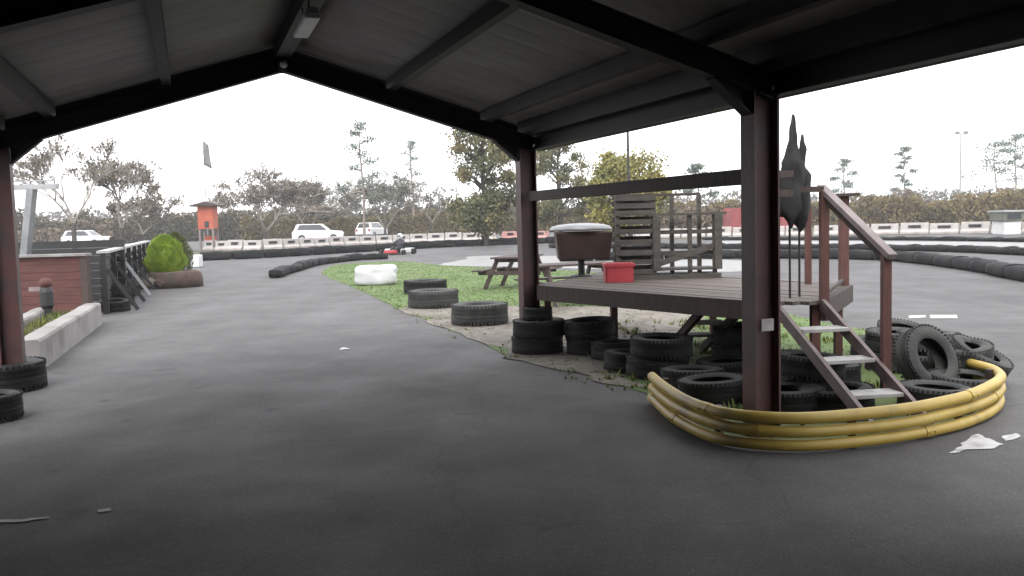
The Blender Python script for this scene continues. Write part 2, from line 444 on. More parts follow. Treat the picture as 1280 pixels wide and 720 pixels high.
slope = (RIDGE - EAVE) / (BW / 2)
sl = math.atan(slope)
VB, VF = -17.0, 0.10
frames = [0, -BS, -2 * BS, -3 * BS]
for v in frames:
    for u in (0, -BW):
        mb = MB(); H = EAVE + .04
        c = B(u, v, H / 2)
        mb.box(c, (0.176, 0.012, H), bp_, ba)                       # web
        for s in (-1, 1):
            mb.box(c + bp_ * (s * 0.096), (0.016, 0.17, H), bp_, ba)   # flanges
        o = bpart(mb, 'post', M['oxide'])
        mb = MB(); mb.box(B(u, v, 0.011), (0.34, 0.30, 0.022), bp_, ba)
        for su in (-1, 1):
            for sv in (-1, 1):
                mb.tube([B(u + su * .14, v + sv * .115, .022), B(u + su * .14, v + sv * .115, .06)], .012, 6)
        o2 = mb
        for q in o2.v: q -= P2
        o2.build('base_plate', M['oxide'], o)
        # haunch under the rafter
        s = -1 if u == 0 else 1
        mb = MB()
        pts = [B(u + s * .106, v - .006, EAVE + .03), B(u + s * .106, v - .006, EAVE - .13), B(u + s * .40, v - .006, EAVE + slope * .40)]
        mb.prism(pts, ba * .012)
        mb.bar(B(u + s * .106, v, EAVE - .13), B(u + s * .40, v, EAVE + slope * .40 - .008), .12, .012)
        bpart(mb, 'haunch', M['darksteel'])
    for s in (-1, 1):
        u0 = 0 if s == 1 else -BW
        mb = MB()
        a_ = B(u0 + s * .10, v, EAVE - slope * .10 + .09); b_ = B(-BW / 2, v, RIDGE + .09)
        mb.bar(a_, b_, .012, .16, Vector((0, 0, 1)))
        for k in (-1, 1):
            off = Vector((0, 0, k * .085))
            mb.bar(a_ + off, b_ + off, .13, .014)
        bpart(mb, 'rafter', M['darksteel'])
    mb = MB()
    mb.prism([B(-BW / 2 - .24, v - .015, RIDGE - .24 * slope + .03), B(-BW / 2, v - .015, RIDGE - .015), B(-BW / 2 + .24, v - .015, RIDGE - .24 * slope + .03), B(-BW / 2 + .24, v - .015, RIDGE + .17 - .24 * slope), B(-BW / 2, v - .015, RIDGE + .19), B(-BW / 2 - .24, v - .015, RIDGE + .17 - .24 * slope)], ba * .03)
    bpart(mb, 'ridge_plate', M['darksteel'])
ztop = .09 + .085 + .01
for us in (0.03, 0.50, 1.62):
    for s in (-1, 1):
        u = (0 - us) if s == 1 else (-BW + us)
        zz = EAVE + slope * us + ztop + .06
        mb = MB(); nrm = Vector((0, 0, 1))
        d = .13 if us > .1 else .20
        mb.bar(B(u, VF, zz), B(u, VB, zz), .055, d)
        mb.bar(B(u + s * .03, VF, zz + d / 2 - .006), B(u + s * .03, VB, zz + d / 2 - .006), .07, .008)
        mb.bar(B(u + s * .03, VF, zz - d / 2 + .006), B(u + s * .03, VB, zz - d / 2 + .006), .07, .008)
        bpart(mb, 'purlin', M['darksteel'])
mb = MB(); mb.bar(B(-BW / 2, VF, RIDGE + ztop + .03), B(-BW / 2, VB, RIDGE + ztop + .03), .16, .16)
bpart(mb, 'ridge_beam', M['darksteel'])
# corrugated sheets
for s in (-1, 1):
    mb = MB(); nv = int((VF + .12 - VB) / .019); pitch = .38
    us_ = [-.29, .4, 1.0, 1.6, 2.2, BW / 2]
    for i in range(nv + 1):
        v = VF + .12 - i * .019
        for us in us_:
            u = -us if s == 1 else -BW + us
            zz = EAVE + slope * us + ztop + .145 + .006 * max(-.2, math.sin(2 * math.pi * v / pitch)) ** 3 + .003 * noise.noise((v * 1.3, us, s))
            mb.v.append(B(u, v, zz))
    K = len(us_)
    for i in range(nv):
        for j in range(K - 1):
            mb.f.append((i * K + j, i * K + j + 1, (i + 1) * K + j + 1, (i + 1) * K + j))
    o = bpart(mb, 'roof', M['sheet'], smooth=True)
    md = o.modifiers.new('solid', 'SOLIDIFY'); md.thickness = .004
    # dented gutter along the eave
    mb = MB(); prof = []
    n = 60
    for i in range(n + 1):
        v = VF + .1 - i * (VF + .1 - VB) / n
        w = .012 * noise.noise((v * .9, s * 5, 0)) + .012 * noise.noise((v * 2.6, s * 5, 4))
        u = (.245 if s == 1 else -BW - .245)
        c = B(u, v, EAVE + .105 + w)
        for k in range(7):
            t = math.pi + math.pi * k / 6
            mb.v.append(c + bp_ * (math.cos(t) * .07) + Vector((0, 0, math.sin(t) * (.10 + w))))
    for i in range(n):
        for k in range(6):
            a0 = i * 7 + k
            mb.f.append((a0, a0 + 1, a0 + 8, a0 + 7))
    o = bpart(mb, 'gutter', M['darksteel'], smooth=True)
    md = o.modifiers.new('solid', 'SOLIDIFY'); md.thickness = .006
for s in (-1, 1):
    u0 = .135 if s == 1 else -BW - .135
    mb = MB(); mb.box(B(u0, (VF + VB) / 2, EAVE + .145), (.05, VF - VB, .27), bp_, ba)
    for z in (EAVE + .004, EAVE + .286): mb.box(B(u0 - s * .03, (VF + VB) / 2, z), (.11, VF - VB, .012), bp_, ba)
    bpart(mb, 'eave_beam', M['darksteel'])
for s, v0 in ((1, -7.2), (-1, -3.0)):  # unseen side walls, added to darken the barn floor and ceiling
    u0 = .20 if s == 1 else -BW - .20
    mb = MB(); n = int((v0 - VB) / .038)
    for i in range(n + 1):
        v = v0 - i * .038; w = .018 * math.sin(2 * math.pi * v / .152)
        mb.v += [B(u0 + w, v, 0), B(u0 + w, v, EAVE + .12)]
    for i in range(n): mb.f.append((2 * i, 2 * i + 1, 2 * i + 3, 2 * i + 2))
    o = bpart(mb, 'side_light_blocker', M['light_blocker'], smooth=True); o.modifiers.new('solid', 'SOLIDIFY').thickness = .004
# gable verge flashing on the far end
for s in (-1, 1):
    mb = MB(); e0 = .2
    u0 = e0 if s == 1 else -BW - e0
    mb.bar(B(u0, VF + .13, EAVE - slope * e0 + ztop + .10), B(-BW / 2, VF + .13, RIDGE + ztop + .10), .012, .17)
    bpart(mb, 'verge_board', M['darksteel'])
# tie rail fixed between the two posts on the island side
mb = MB()
mb.bar(B(0, -.11, 1.86), B(0, -BS + .11, 1.86), .06, .115)
bpart(mb, 'tie_rail', M['timber'], bevel=.006)
mb = MB()
mb.box(B(-.02, -BS - .098, .80), (.10, .02, .085), bp_, ba)
bpart(mb, 'identity_plate', M['tread'])
# unseen wall behind the camera, added to keep the barn floor dark
mb = MB(); mb.add([B(0, VB, 0), B(-BW, VB, 0), B(-BW, VB, EAVE + .2), B(-BW / 2, VB, RIDGE + .2), B(0, VB, EAVE + .2)], [(0, 1, 2, 3, 4)])
o = bpart(mb, 'back_light_blocker', M['light_blocker'])
# strip light under the ridge
lt = empty('strip_light', (0, 0, 0), 0, 'unlit white strip light slung under the dark roof beside the ridge', 'ceiling light')
c = G(383, 32, 3.22); lt.location = c
L_ = .80
mb = MB(); mb.box((0, 0, 0), (.13, L_, .05), bp_, ba); mb.build('diffuser', M['lamp'], lt, bevel=.015)
mb = MB(); mb.box((0, 0, .040), (.09, L_ + .06, .028), bp_, ba); mb.build('housing', M['palegrey'], lt)
mb = MB()
for s in (-.2, .2): mb.tube([ba * s + Vector((0, 0, .054)), ba * s + Vector((0, 0, .35))], .006, 6)
mb.build('hanger', M['darksteel'], lt)
fl = empty('bulkhead_lamp', B(-BW / 2, -.11, RIDGE + .06), 0, 'small round pale lamp on the plate at the gable peak', 'lamp')
mb = MB(); mb.lathe([(.0, -.045), (.03, -.04), (.042, -.015), (.042, 0)], 12, mat=Matrix.Rotation(TH, 4, 'Z') @ Matrix.Rotation(R(-90), 4, 'X')); mb.build('globe', M['lamp'], fl, smooth=True)
mb = MB(); mb.box(ba * .04, (.11, .08, .11), bp_, ba); mb.build('mount', M['darksteel'], fl)

# ------------------------------------------------------------------ tyres
def tyre_mesh(Rr, w, name, material):
    h = w / 2; ri = Rr * .58
    prof = [(ri, -h * .72), (ri + .012, -h * .86), (ri + (Rr - ri) * .45, -h), (Rr * .93, -h * .86), (Rr * .985, -h * .70)]
    for i, zz in enumerate([-.62, -.32, -.26, -.03, .03, .26, .32, .62]):
        deep = i in ()  # grooves are cut below
        prof.append((Rr, zz * h))
    # cut two grooves
    p2 = []
    for r_, z in prof: p2.append((r_, z))
    p2.insert(7, (Rr * .965, -.29 * h)); p2.insert(11, (Rr * .965, .0)); p2.insert(14, (Rr * .965, .29 * h))
    p2 += [(Rr * .985, h * .70), (Rr * .93, h * .86), (ri + (Rr - ri) * .45, h), (ri + .012, h * .86), (ri, h * .72), (ri + .03, h * .55), (Rr * .90, h * .45), (Rr * .90, -h * .45), (ri + .03, -h * .55)]
    mb = MB(); mb.lathe(p2, 40, closed=True)
    # tread blocks
    for k in range(48):
        t = 2 * math.pi * k / 48
        q = Vector((math.cos(t), math.sin(t), 0)); tg = Vector((-q.y, q.x, 0))
        for zz in (-.80, .80):
            mb.box(q * (Rr * .985) + Vector((0, 0, zz * h)), (Rr * .035, Rr * .065, h * .26), q, tg)
    return mb


proto_tyres = {}


def tyre(x, y, z, label, group=None, Rr=.29, w=.19, tilt=(0, 0, 0), material='rubber', cat='tyre'):
    key = (Rr, w, material)
    if key not in proto_tyres:
        o = tyre_mesh(Rr, w, 'tyre', M[material]).build('tyre', M[material], smooth=True)
        proto_tyres[key] = o
        md = o.modifiers.new('edge', 'EDGE_SPLIT'); md.split_angle = R(38)
    else:
        o = proto_tyres[key].copy(); col.objects.link(o)
        if 'group' in o: del o['group']
    tag(o, label, cat, group)
    o.location = (x, y, z)
    o.rotation_euler = (tilt[0], tilt[1], tilt[2] + (rnd(0, 6.28) if tilt[0] == 0 and tilt[1] == 0 else 0))
    return o


g = G(600, 405); tyre(g.x, g.y, .17, 'big lorry tyre lying flat on the dirt, nearest of the three by the lawn', 'big tyres lying by the lawn', .44, .32, material='rubberdust')
g = G(542, 384); tyre(g.x, g.y, .17, 'big dusty tyre lying flat at the lawn edge in front of another tyre', 'big tyres lying by the lawn', .47, .32, material='rubberdust')
g = G(532, 367); tyre(g.x, g.y, .17, 'dark tyre lying flat on the grass behind two other big tyres', 'big tyres lying by the lawn', .48, .28)
# stack round the foot of the far island post
GP = 'tyres heaped between the two island posts'
g = G(672, 440); zz = .10
for k in range(2):
    tyre(g.x + .02 * k, g.y - .02 * k, .10 + .2 * k, ['bottom tyre of the stack in front of the far island post', 'second tyre of the stack in front of the far island post'][k], GP, .31, .20)
tyre(g.x + .01, g.y + .02, .47, 'small kart tyre topping the stack in front of the far island post', GP, .18, .14)
dk = 'black tyre in the shadowed heap between the two island posts'
for (px, py, n, rr) in ((738, 441, 2, .30), (768, 448, 1, .29), (790, 462, 1, .29), (826, 470, 2, .31), (862, 486, 1, .29), (893, 500, 1, .30), (912, 474, 1, .29), (925, 452, 2, .29)):
    g = G(px, py)
    for k in range(n):
        tyre(g.x + rnd(-.03, .03), g.y + rnd(-.03, .03), .10 + .2 * k, dk, GP, rr, .20, (rnd(-.06, .06), rnd(-.06, .06), rnd(0, 6)))
GI = 'tyres filling the yellow ringed island'
dk2 = 'black tyre lying in the shade under the ladder inside the yellow rail'
for (px, py, n) in ((985, 512, 1), (1012, 500, 2), (1045, 512, 1), (1035, 478, 1), (990, 476, 1)):
    g = G(px, py)
    for k in range(n):
        tyre(g.x, g.y, .10 + .2 * k, dk2, GI, .29, .19, (rnd(-.06, .06), rnd(-.06, .06), rnd(0, 6)))
for (px, py, z, rr, tl, lb) in (
        (1170, 511, .10, .285, (0, .05, 0), 'worn tyre lying flat beside the ladder foot against the yellow rail'),
        (1158, 492, .30, .29, (1.15, 0, .45), 'tyre propped upright on its edge beside the ladder foot'),
        (1206, 496, .10, .29, (.04, .04, 0), 'tyre lying flat against the bend of the yellow rail'),
        (1200, 480, .28, .27, (.12, -.06, 0), 'tyre resting on top of another inside the yellow rail bend'),
        (1222, 481, .24, .28, (.42, .30, .3), 'tilted tyre nearest the free end of the yellow rail'),
        (1120, 462, .10, .29, (0, .02, 0), 'bottom tyre of the pair beside the ladder handrail foot'),
        (1120, 462, .30, .29, (.03, .02, 0), 'upper tyre of the pair beside the ladder handrail foot'),
        (1160, 466, .10, .29, (.02, .02, 0), 'bottom tyre of the pair behind the upright tyre'),
        (1160, 464, .30, .29, (-.05, .04, 0), 'upper tyre of the pair behind the upright tyre'),
        (1098, 444, .10, .29, (.02, 0, 0), 'tyre on the ground behind the handrail post foot'),
        (1128, 440, .20, .28, (.25, .1, 0), 'tyre at the far tip of the island heap, next to open tarmac'),
        (1190, 462, .10, .28, (.03, .02, 0), 'low tyre at the outer edge of the island heap beyond the bend')):
    g = G(px, py)
    tyre(g.x, g.y, z, lb, GI, rr, .19, tl, material='rubberdust')
# tyres at the foot of the left post
g = G(22, 486)
tyre(g.x - .16, g.y - .02, .145, 'broad tyre lying flat round the foot of the post beside the white kerb', None, .43, .29)
g = G(-14, 525)
tyre(g.x, g.y, .12, 'tyre cut off by the picture edge in front of the broad tyre', None, .27, .22)
g0 = [(143, 389, .10), (150, 381, .10), (146, 382, .30), (155, 372, .10), (160, 366, .10), (152, 370, .30)]
LBS = ['lowest tyre at the near end of the black fence', 'tyre behind the lowest one at the near end of the black fence', 'tyre stacked on others at the near end of the black fence',
       'tyre lying on the tarmac along the black fence, halfway to the planter', 'tyre lying nearest the planter along the black fence', 'top tyre of the pile halfway along the black fence']
for (px, py, z), lb in zip(g0, LBS):
    g = G(px, py); tyre(g.x, g.y, z + .02, lb, 'tyres along the black fence', .30, .22, (rnd(-.1, .1), rnd(-.1, .1), 0))

# ------------------------------------------------------------------ yellow barrier
pts0 = [(1.16, 7.62), (1.19, 7.1), (1.27, 6.55), (1.45, 6.12), (1.80, 5.93), (2.25, 5.97), (2.70, 6.13), (3.15, 6.40), (3.55, 6.75), (3.86, 7.15), (4.00, 7.52), (3.98, 7.86)]


def spline(pts, sub=6):
    P = [Vector((*p[:2], p[2] if len(p) > 2 else 0)) for p in pts]; out = []
    for i in range(len(P) - 1):
        p0, p1, p2, p3 = P[max(i - 1, 0)], P[i], P[i + 1], P[min(i + 2, len(P) - 1)]
        for j in range(sub):
            t = j / sub
            out.append(0.5 * ((2 * p1) + (p2 - p0) * t + (2 * p0 - 5 * p1 + 4 * p2 - p3) * t * t + (3 * p1 - p0 - 3 * p2 + p3) * t ** 3))
    return out + [P[-1]]


yr = empty('yellow_barrier', (2.4, 6.0, 0), 0, 'low yellow guard rail of three stacked tubes curving round the tyre island', 'barrier')
org = Vector((2.4, 6.0, 0))
for k in range(3):
    z = .052 + .092 * k
    mb = MB(); pts = [p - org + Vector((noise.noise((p.x * 2, p.y * 2, k)) * .012, noise.noise((p.x * 2, p.y * 2, k + 7)) * .012, z + .008 * noise.noise((p.x, p.y, k * 3)))) for p in spline(pts0)]
    mb.tube(pts, .041, 12); mb.build('tube', M['yellow'], yr, smooth=True)
    for i in ((9, 38) if k == 0 else (22, 50) if k == 1 else (15, 44)):
        mb = MB(); dd = (pts[i + 1] - pts[i]).normalized()
        mb.tube([pts[i] - dd * .05, pts[i] + dd * .05], .0445, 14)
        for q in (-.03, .03):
            cpt = pts[i] + dd * q; oo = dd.cross(Vector((0, 0, 1)))
            mb.tube([cpt + oo * .040, cpt + oo * .052], .008, 6)
        mb.build('coupling', M['yellow'], yr)
for p in [spline(pts0)[i] for i in (3, 16, 30, 44, 58)]:
    ctr = Vector((2.5, 7.2, 0)); q = (ctr - p).normalized()
    mb = MB(); b0 = p - org + q * .072
    mb.box(b0 + Vector((0, 0, .13)), (.04, .05, .26), q, q.cross(Vector((0, 0, 1)))); mb.build('stake', M['timber'], yr)

# ------------------------------------------------------------------ viewing platform
ZD = .80
A_, B_, C_, D_, E_ = (Vector(p) for p in ((.33, 10.80, 0), (2.30, 8.02, 0), (2.74, 8.02, 0), (3.58, 9.62, 0), (1.45, 13.4, 0)))
plat = empty('viewing_platform', (2, 10, 0), 0, 'brown timber viewing platform on legs with steps, beside the barn posts', 'platform')
po = Vector((2, 10, 0))


def ppart(mb, name, m_, parent=None, **k):
    for v in mb.v: v -= po
    return mb.build(name, m_, parent or plat, **k)


dirx = (B_ - A_).normalized(); diry = Vector((-dirx.y, dirx.x, 0))
polyd = [A_, B_, C_, D_, E_]
# deck boards run parallel with the front edge, clipped to the outline
mb = MB(); wb = .118
ys = [(p - A_).dot(diry) for p in polyd]
yy = min(ys) + .002
while yy < max(ys):
    xs = []
    ym = yy + wb / 2
    for i in range(5):
        p, q = polyd[i], polyd[(i + 1) % 5]
        a, b = (p - A_).dot(diry), (q - A_).dot(diry)
        if (a - ym) * (b - ym) < 0:
            t = (ym - a) / (b - a); xs.append((p + (q - p) * t - A_).dot(dirx))
    if len(xs) == 2:
        x0, x1 = min(xs), max(xs)
        zz = ZD - .016 + rnd(-.002, .002)
        mb.box(A_ + dirx * (x0 + x1) / 2 + diry * ym + Vector((0, 0, zz)), (x1 - x0, wb - .008, .032), dirx, diry)
    yy += wb
ppart(mb, 'deck', M['deckwood'])
for i in range(5):
    p, q = polyd[i], polyd[(i + 1) % 5]
    if i == 1:
        continue
    d = (q - p).normalized(); nrm = Vector((d.y, -d.x, 0)) * .021
    mb = MB(); mb.bar(p + nrm + Vector((0, 0, ZD - .085)), q + nrm + Vector((0, 0, ZD - .085)), .036, .175)
    ppart(mb, 'fascia', M['timber'])
for p in (Vector((.42, 10.80, 0)), Vector((2.28, 8.16, 0)), Vector((2.72, 8.14, 0)), Vector((3.46, 9.62, 0)), Vector((1.46, 13.22, 0)), Vector((1.27, 11.3, 0)), Vector((2.5, 11.3, 0))):
    mb = MB(); mb.box(p + Vector((0, 0, (ZD - .04) / 2)), (.075, .075, ZD - .04)); ppart(mb, 'leg', M['redtimber'])
# front ladder stair
S_t = Vector((2.535, 8.02, ZD)); S_b = Vector((2.765, 6.42, 0.0)); sd = (S_b - S_t); hd = Vector((sd.x, sd.y, 0)).normalized(); sw = Vector((-hd.y, hd.x, 0))
for s in (-1, 1):
    mb = MB(); mb.bar(S_t + sw * s * .222 + Vector((0, 0, -.03)), S_b + sw * s * .222 + Vector((0, 0, .03)), .035, .10)
    ppart(mb, 'stringer', M['stringer'])
for k in (1, 2, 3):
    t = k / 4.0
    c = S_b + (S_t - S_b) * t
    mb = MB(); mb.box(c + Vector((0, 0, .0)), (.21, .408, .030), hd, sw); ppart(mb, 'tread', M['tread'], bevel=.004)


def pp(px, py, d):
    return D(px, py, d)


# posts and hand rails
top_post = Vector((2.74 + .02, 8.02, 0))
mb = MB(); mb.box(Vector((2.775, 8.06, (.62 + 1.76) / 2)), (.07, .07, 1.76 - .62)); ppart(mb, 'rail_post', M['redtimber'])
sp_ = S_t + (S_b - S_t) * .56 - sw * .255
ps = [S_t + (S_b - S_t) * .58 + sw * s * .277 for s in (-1, 1)]
rp = max(ps, key=lambda p: p.x)
mb = MB(); mb.box(Vector((rp.x, rp.y, (.16 + 1.24) / 2)), (.065, .065, 1.08)); ppart(mb, 'rail_post', M['redtimber'])
h0, h1 = Vector((2.775, 8.12, 1.80)), Vector((rp.x, rp.y, 1.27))
hdv = (h1 - h0).normalized()
mb = MB(); mb.bar(h0 - hdv * .02, h1 + hdv * .10, .075, .05); ppart(mb, 'handrail', M['rail'], bevel=.006)
mb = MB(); mb.bar(h0 - hdv * .02 + Vector((0, 0, -.07)), h1 + hdv * .02 + Vector((0, 0, -.07)), .03, .05); ppart(mb, 'handrail_bearer', M['timber'])
cn = D_ + Vector((-.06, .0, 0))
mb = MB(); mb.box(Vector((cn.x, cn.y, (.62 + 1.74) / 2)), (.085, .085, 1.74 - .62)); ppart(mb, 'rail_post', M['redtimber'])
mb = MB(); mb.box(Vector((cn.x, cn.y, 1.755)), (.25, .25, .03)); ppart(mb, 'post_cap', M['timber'])
mp_ = pp(1010, 300, 9.9)
mb = MB(); mb.box(Vector((mp_.x, mp_.y, (ZD + 1.66) / 2)), (.06, .06, 1.66 - ZD)); ppart(mb, 'rail_post', M['redtimber'])
# rail across top of the stair head, stub rails towards the barn post
mb = MB(); mb.bar(Vector((2.775, 8.06, 1.785)), Vector((2.58, 8.12, 1.79)), .07, .05); ppart(mb, 'rail', M['timber'])
lp = Vector((2.26, 8.16, 0))
mb = MB(); mb.box(Vector((lp.x, lp.y, (.62 + 1.93) / 2)), (.07, .07, 1.93 - .62)); ppart(mb, 'rail_post', M['timber'])
for z in (1.93, 1.76):
    mb = MB(); mb.bar(Vector((lp.x, lp.y - .06, z)), Vector((2.52, 8.12, z)), .04, .06); ppart(mb, 'rail', M['timber'])
# low kick rail at the far side
mb = MB(); mb.bar(Vector((cn.x, cn.y, ZD + .06)), Vector((2.80, 8.10, ZD + .06)), .03, .03); ppart(mb, 'kick_rail', M['timber'])
# far flight under the deck edge
f_t, f_b = D(877, 386, 9.15), D(834, 437, 10.6)
fb2 = Vector((f_b.x, f_b.y, 0.02))
for off in (0, .40):
    mb = MB(); mb.bar(f_t + Vector((off, 0, -.02)), fb2 + Vector((off, 0, 0)), .05, .09); ppart(mb, 'stringer', M['timber'])
for t in (.40, .70):
    c = f_t + (fb2 - f_t) * t + Vector((.2, 0, 0))
    mb = MB(); mb.box(c + Vector((0, 0, .045)), (.37, .22, .03)); ppart(mb, 'tread', M['tread'])

# slatted rack standing on the deck
rk = empty('slatted_rack', (1.9, 11, ZD), 0, 'weathered slatted timber stand with shelves on the platform deck', 'timber stand')
ro = Vector((1.9, 11, ZD))


def rpart(mb, name, m_):
    for v in mb.v: v -= ro
    return mb.build(name, m_, rk)


dr = 11.32
xL, xM, xR = (D(px, 300, dr).x for px in (772, 817, 893))
y0 = dr
for x, y, zt in ((xL, y0, 1.86), (xM, y0, 1.80), (xL + .02, y0 + .32, 1.84), (xM + .03, y0 + .32, 1.78), (xR, y0, 1.60), (D(880, 300, dr).x, y0 + .3, 1.84), (D(862, 300, dr).x, y0, 1.60), (D(845, 300, dr).x, y0 + .3, 1.84)):
    mb = MB(); mb.box((x, y, (ZD + zt) / 2), (.05, .05, zt - ZD)); rpart(mb, 'upright', M['greytimber'])
for k, z in enumerate((.90, 1.02, 1.14, 1.27, 1.40, 1.52, 1.63, 1.72, 1.81)):
    mb = MB(); mb.box(((xL + xM) / 2, y0 - .034 + (k % 2) * .002, z), (xM - xL + .05, .018, .062)); rpart(mb, 'slat', M['greytimber'])
    mb = MB(); mb.box(((xL + xM) / 2, y0 + .352, z + .03), (xM - xL + .05, .018, .07)); rpart(mb, 'slat', M['greytimber'])
    if k % 2 == 0:
        mb = MB(); mb.box(((xL + xM) / 2, y0 + .16, z), (xM - xL - .05, .30, .018)); rpart(mb, 'shelf', M['greytimber'])
mb = MB(); mb.box(((xM + xR) / 2 + .03, y0 + .06, 1.60), (xR - xM + .22, .22, .03)); rpart(mb, 'shelf', M['greytimber'])
mb = MB(); mb.box(((xM + xR) / 2, y0 + .12, .92), (xR - xM, .34, .03)); rpart(mb, 'shelf', M['greytimber'])
mb = MB(); mb.box(((xL + xR) / 2, y0 + .13, .03 + ZD), (xR - xL + .12, .46, .06)); rpart(mb, 'plinth', M['greytimber'])
for x in (xM + .03, xR + .035):
    mb = MB(); mb.box((x, y0 - .055, (ZD + .11 + 1.58) / 2), (.09, .02, 1.58 - ZD - .11)); rpart(mb, 'face_board', M['greytimber'])
mb = MB(); mb.bar((xL, y0 + .30, 1.85), (D(882, 300, dr).x, y0 + .30, 1.85), .04, .035); rpart(mb, 'top_rail', M['timber'])
mb = MB(); mb.bar((xM + .02, y0 - .036, .98), (xR - .02, y0 - .036, 1.20), .018, .07); rpart(mb, 'brace', M['greytimber'])
for z in (1.38,  1.12):
    mb = MB(); mb.bar((xM, y0 + .04, z), (xR, y0 + .04, z), .02, .05); rpart(mb, 'cross_rail', M['greytimber'])

# brown tub with pale lid
g = G(727, 345.5, ZD)
bb = empty('lidded_barbecue', (g.x, g.y, ZD), 0, 'dark brown tapered barbecue box with a pale domed lid on one leg', 'barbecue')
sc_ = g.y / FPX
mb = MB()
w1, w2, d1 = 36 * sc_, 29 * sc_, .30
zb, zt = 22 * sc_, 56 * sc_
vs = [(-w2, -d1 * .8, zb), (w2 * 1.15, -d1 * .8, zb), (w2 * 1.15, d1 * .8, zb), (-w2, d1 * .8, zb), (-w1 * .9, -d1, zt), (w1 * 1.05, -d1, zt), (w1 * 1.05, d1, zt), (-w1 * .9, d1, zt)]
mb.add(vs, [(0, 1, 2, 3), (4, 5, 6, 7), (0, 1, 5, 4), (1, 2, 6, 5), (2, 3, 7, 6), (3, 0, 4, 7)]); mb.build('box', M['brownbin'], bb, bevel=.015)
mb = MB(); n = 20
prof = [(0, .12), (.35, .115), (.7, .095), (.92, .06), (1.0, .015), (1.0, -.02), (.97, -.02), (.0, .0)]
mb.lathe(prof, 28)
for v in mb.v: v.x *= 39 * sc_; v.y *= .36; v.z = v.z * .7 + zt + .03
mb.build('lid', M['grey'], bb, smooth=True)
mb = MB(); mb.tube([(0, 0, 0), (0, 0, zb + .02)], .045, 10); mb.build('leg', M['black'], bb)
mb = MB(); mb.lathe([(0, 0), (.16, 0), (.15, .02), (.05, .035), (0, .035)], 16); mb.build('foot', M['black'], bb)
# red crate
g = D(770, 300, 11.02)
rc = empty('crate', (g.x + .02, g.y, ZD), 0, 'bright red plastic crate on the platform beside the slatted stand', 'crate')
mb = MB(); wx, hz = .32, .23
for s in (-1, 1):
    mb.box((s * wx / 2, 0, hz / 2), (.02, .26, hz)); mb.box((0, s * .14, hz / 2), (wx - .022, .02, hz))
mb.box((0, 0, .012), (wx - .022, .258, .02)); mb.build('tub', M['red'], rc, bevel=.006)
mb = MB()
for s in (-1, 1):
    mb.box((0, s * .156, hz - .02), (wx + .05, .011, .035)); mb.box((s * (wx / 2 + .0165), 0, hz - .02), (.012, .30, .035))
mb.build('rim', M['red'], rc)

# furled black flags
for (px, ptop, pbot, w, dd, lb) in ((988, 143, 264, .070, 8.35, 'tallest furled black flag, pointed and standing at the stair head'), (1000, 168, 270, .060, 8.45, 'shorter furled black flag behind the tall one at the stair head')):
    tp, bt = D(px + 3, ptop, dd), D(px - 1, pbot, dd)
    fo = empty('furled_flag', (bt.x, bt.y, ZD), 0, lb, 'flag', 'furled black flags')
    o_ = Vector((bt.x, bt.y, ZD))
    mb = MB(); mb.tube([Vector((0, 0, 0)), bt - o_, tp - o_], .011, 8); mb.build('pole', M['darksteel'], fo)
    mb = MB(); n = 22; seg = 18; H = tp.z - bt.z
    rings = []
    for i in range(n + 1):
        t = i / n; c = bt.lerp(tp, t) - o_
        prof = w * (1.0 if t < .5 else 1 - (t - .5) / .12 * .52 if t < .62 else max(.06, .48 - (t - .62) / .38 * .42)) * (1 if t > .06 else .75) + .004
        ring = []
        for k in range(seg):
            a = 2 * math.pi * k / seg
            rr = prof * (1 + .75 * noise.noise((math.cos(a) * 1.3 + px, math.sin(a) * 1.3, t * 4.5)) + .16 * math.sin(a * 5 + t * 3))
            if t > .5 and rr > .02: rr *= 1 - .25 * noise.noise((t * 9, px, 1))
            ring.append(c + Vector((math.cos(a) * rr * 1.25 + .018 * noise.noise((t * 7, px, 3)), math.sin(a) * rr * .8, (-.11 * max(0, math.cos(a + px)) - .06 * max(0, math.sin(a * 3))) * (t < .2))))
        rings.append(ring)
    vs = [v for r_ in rings for v in r_]
    fs = [(i * seg + k, i * seg + (k + 1) % seg, (i + 1) * seg + (k + 1) % seg, (i + 1) * seg + k) for i in range(n) for k in range(seg)]
    fs += [tuple(range(seg)), tuple(n * seg + k for k in range(seg))]
    mb.add(vs, fs); mb.build('cloth', M['blackcloth'], fo, smooth=True)

# ------------------------------------------------------------------ picnic tables, white bale
def picnic(x, y, rz, label, m_):
    t = empty('picnic_table', (x, y, 0), rz, label, 'picnic table', 'picnic tables on the island')
    mb = MB()
    for k in range(5): mb.box((0, -.30 + .15 * k, .73), (1.6, .138, .036))
    mb.build('tabletop', m_, t)
    for s in (-1, 1):
        mb = MB()
        for k in (0, 1): mb.box((0, s * (.62 + .145 * k), .44), (1.6, .135, .036))
        mb.build('bench', m_, t)
    for sx in (-1, 1):
        mb = MB()
        for s in (-1, 1): mb.bar((sx * .55, s * .28, .71), (sx * .55, s * .62, 0), .04, .09)
        mb.bar((sx * .595, -.74, .385), (sx * .595, .74, .385), .04, .09); mb.bar((sx * .595, -.34, .67), (sx * .595, .34, .67), .04, .08)
        mb.build('leg_frame', m_, t)
    return t


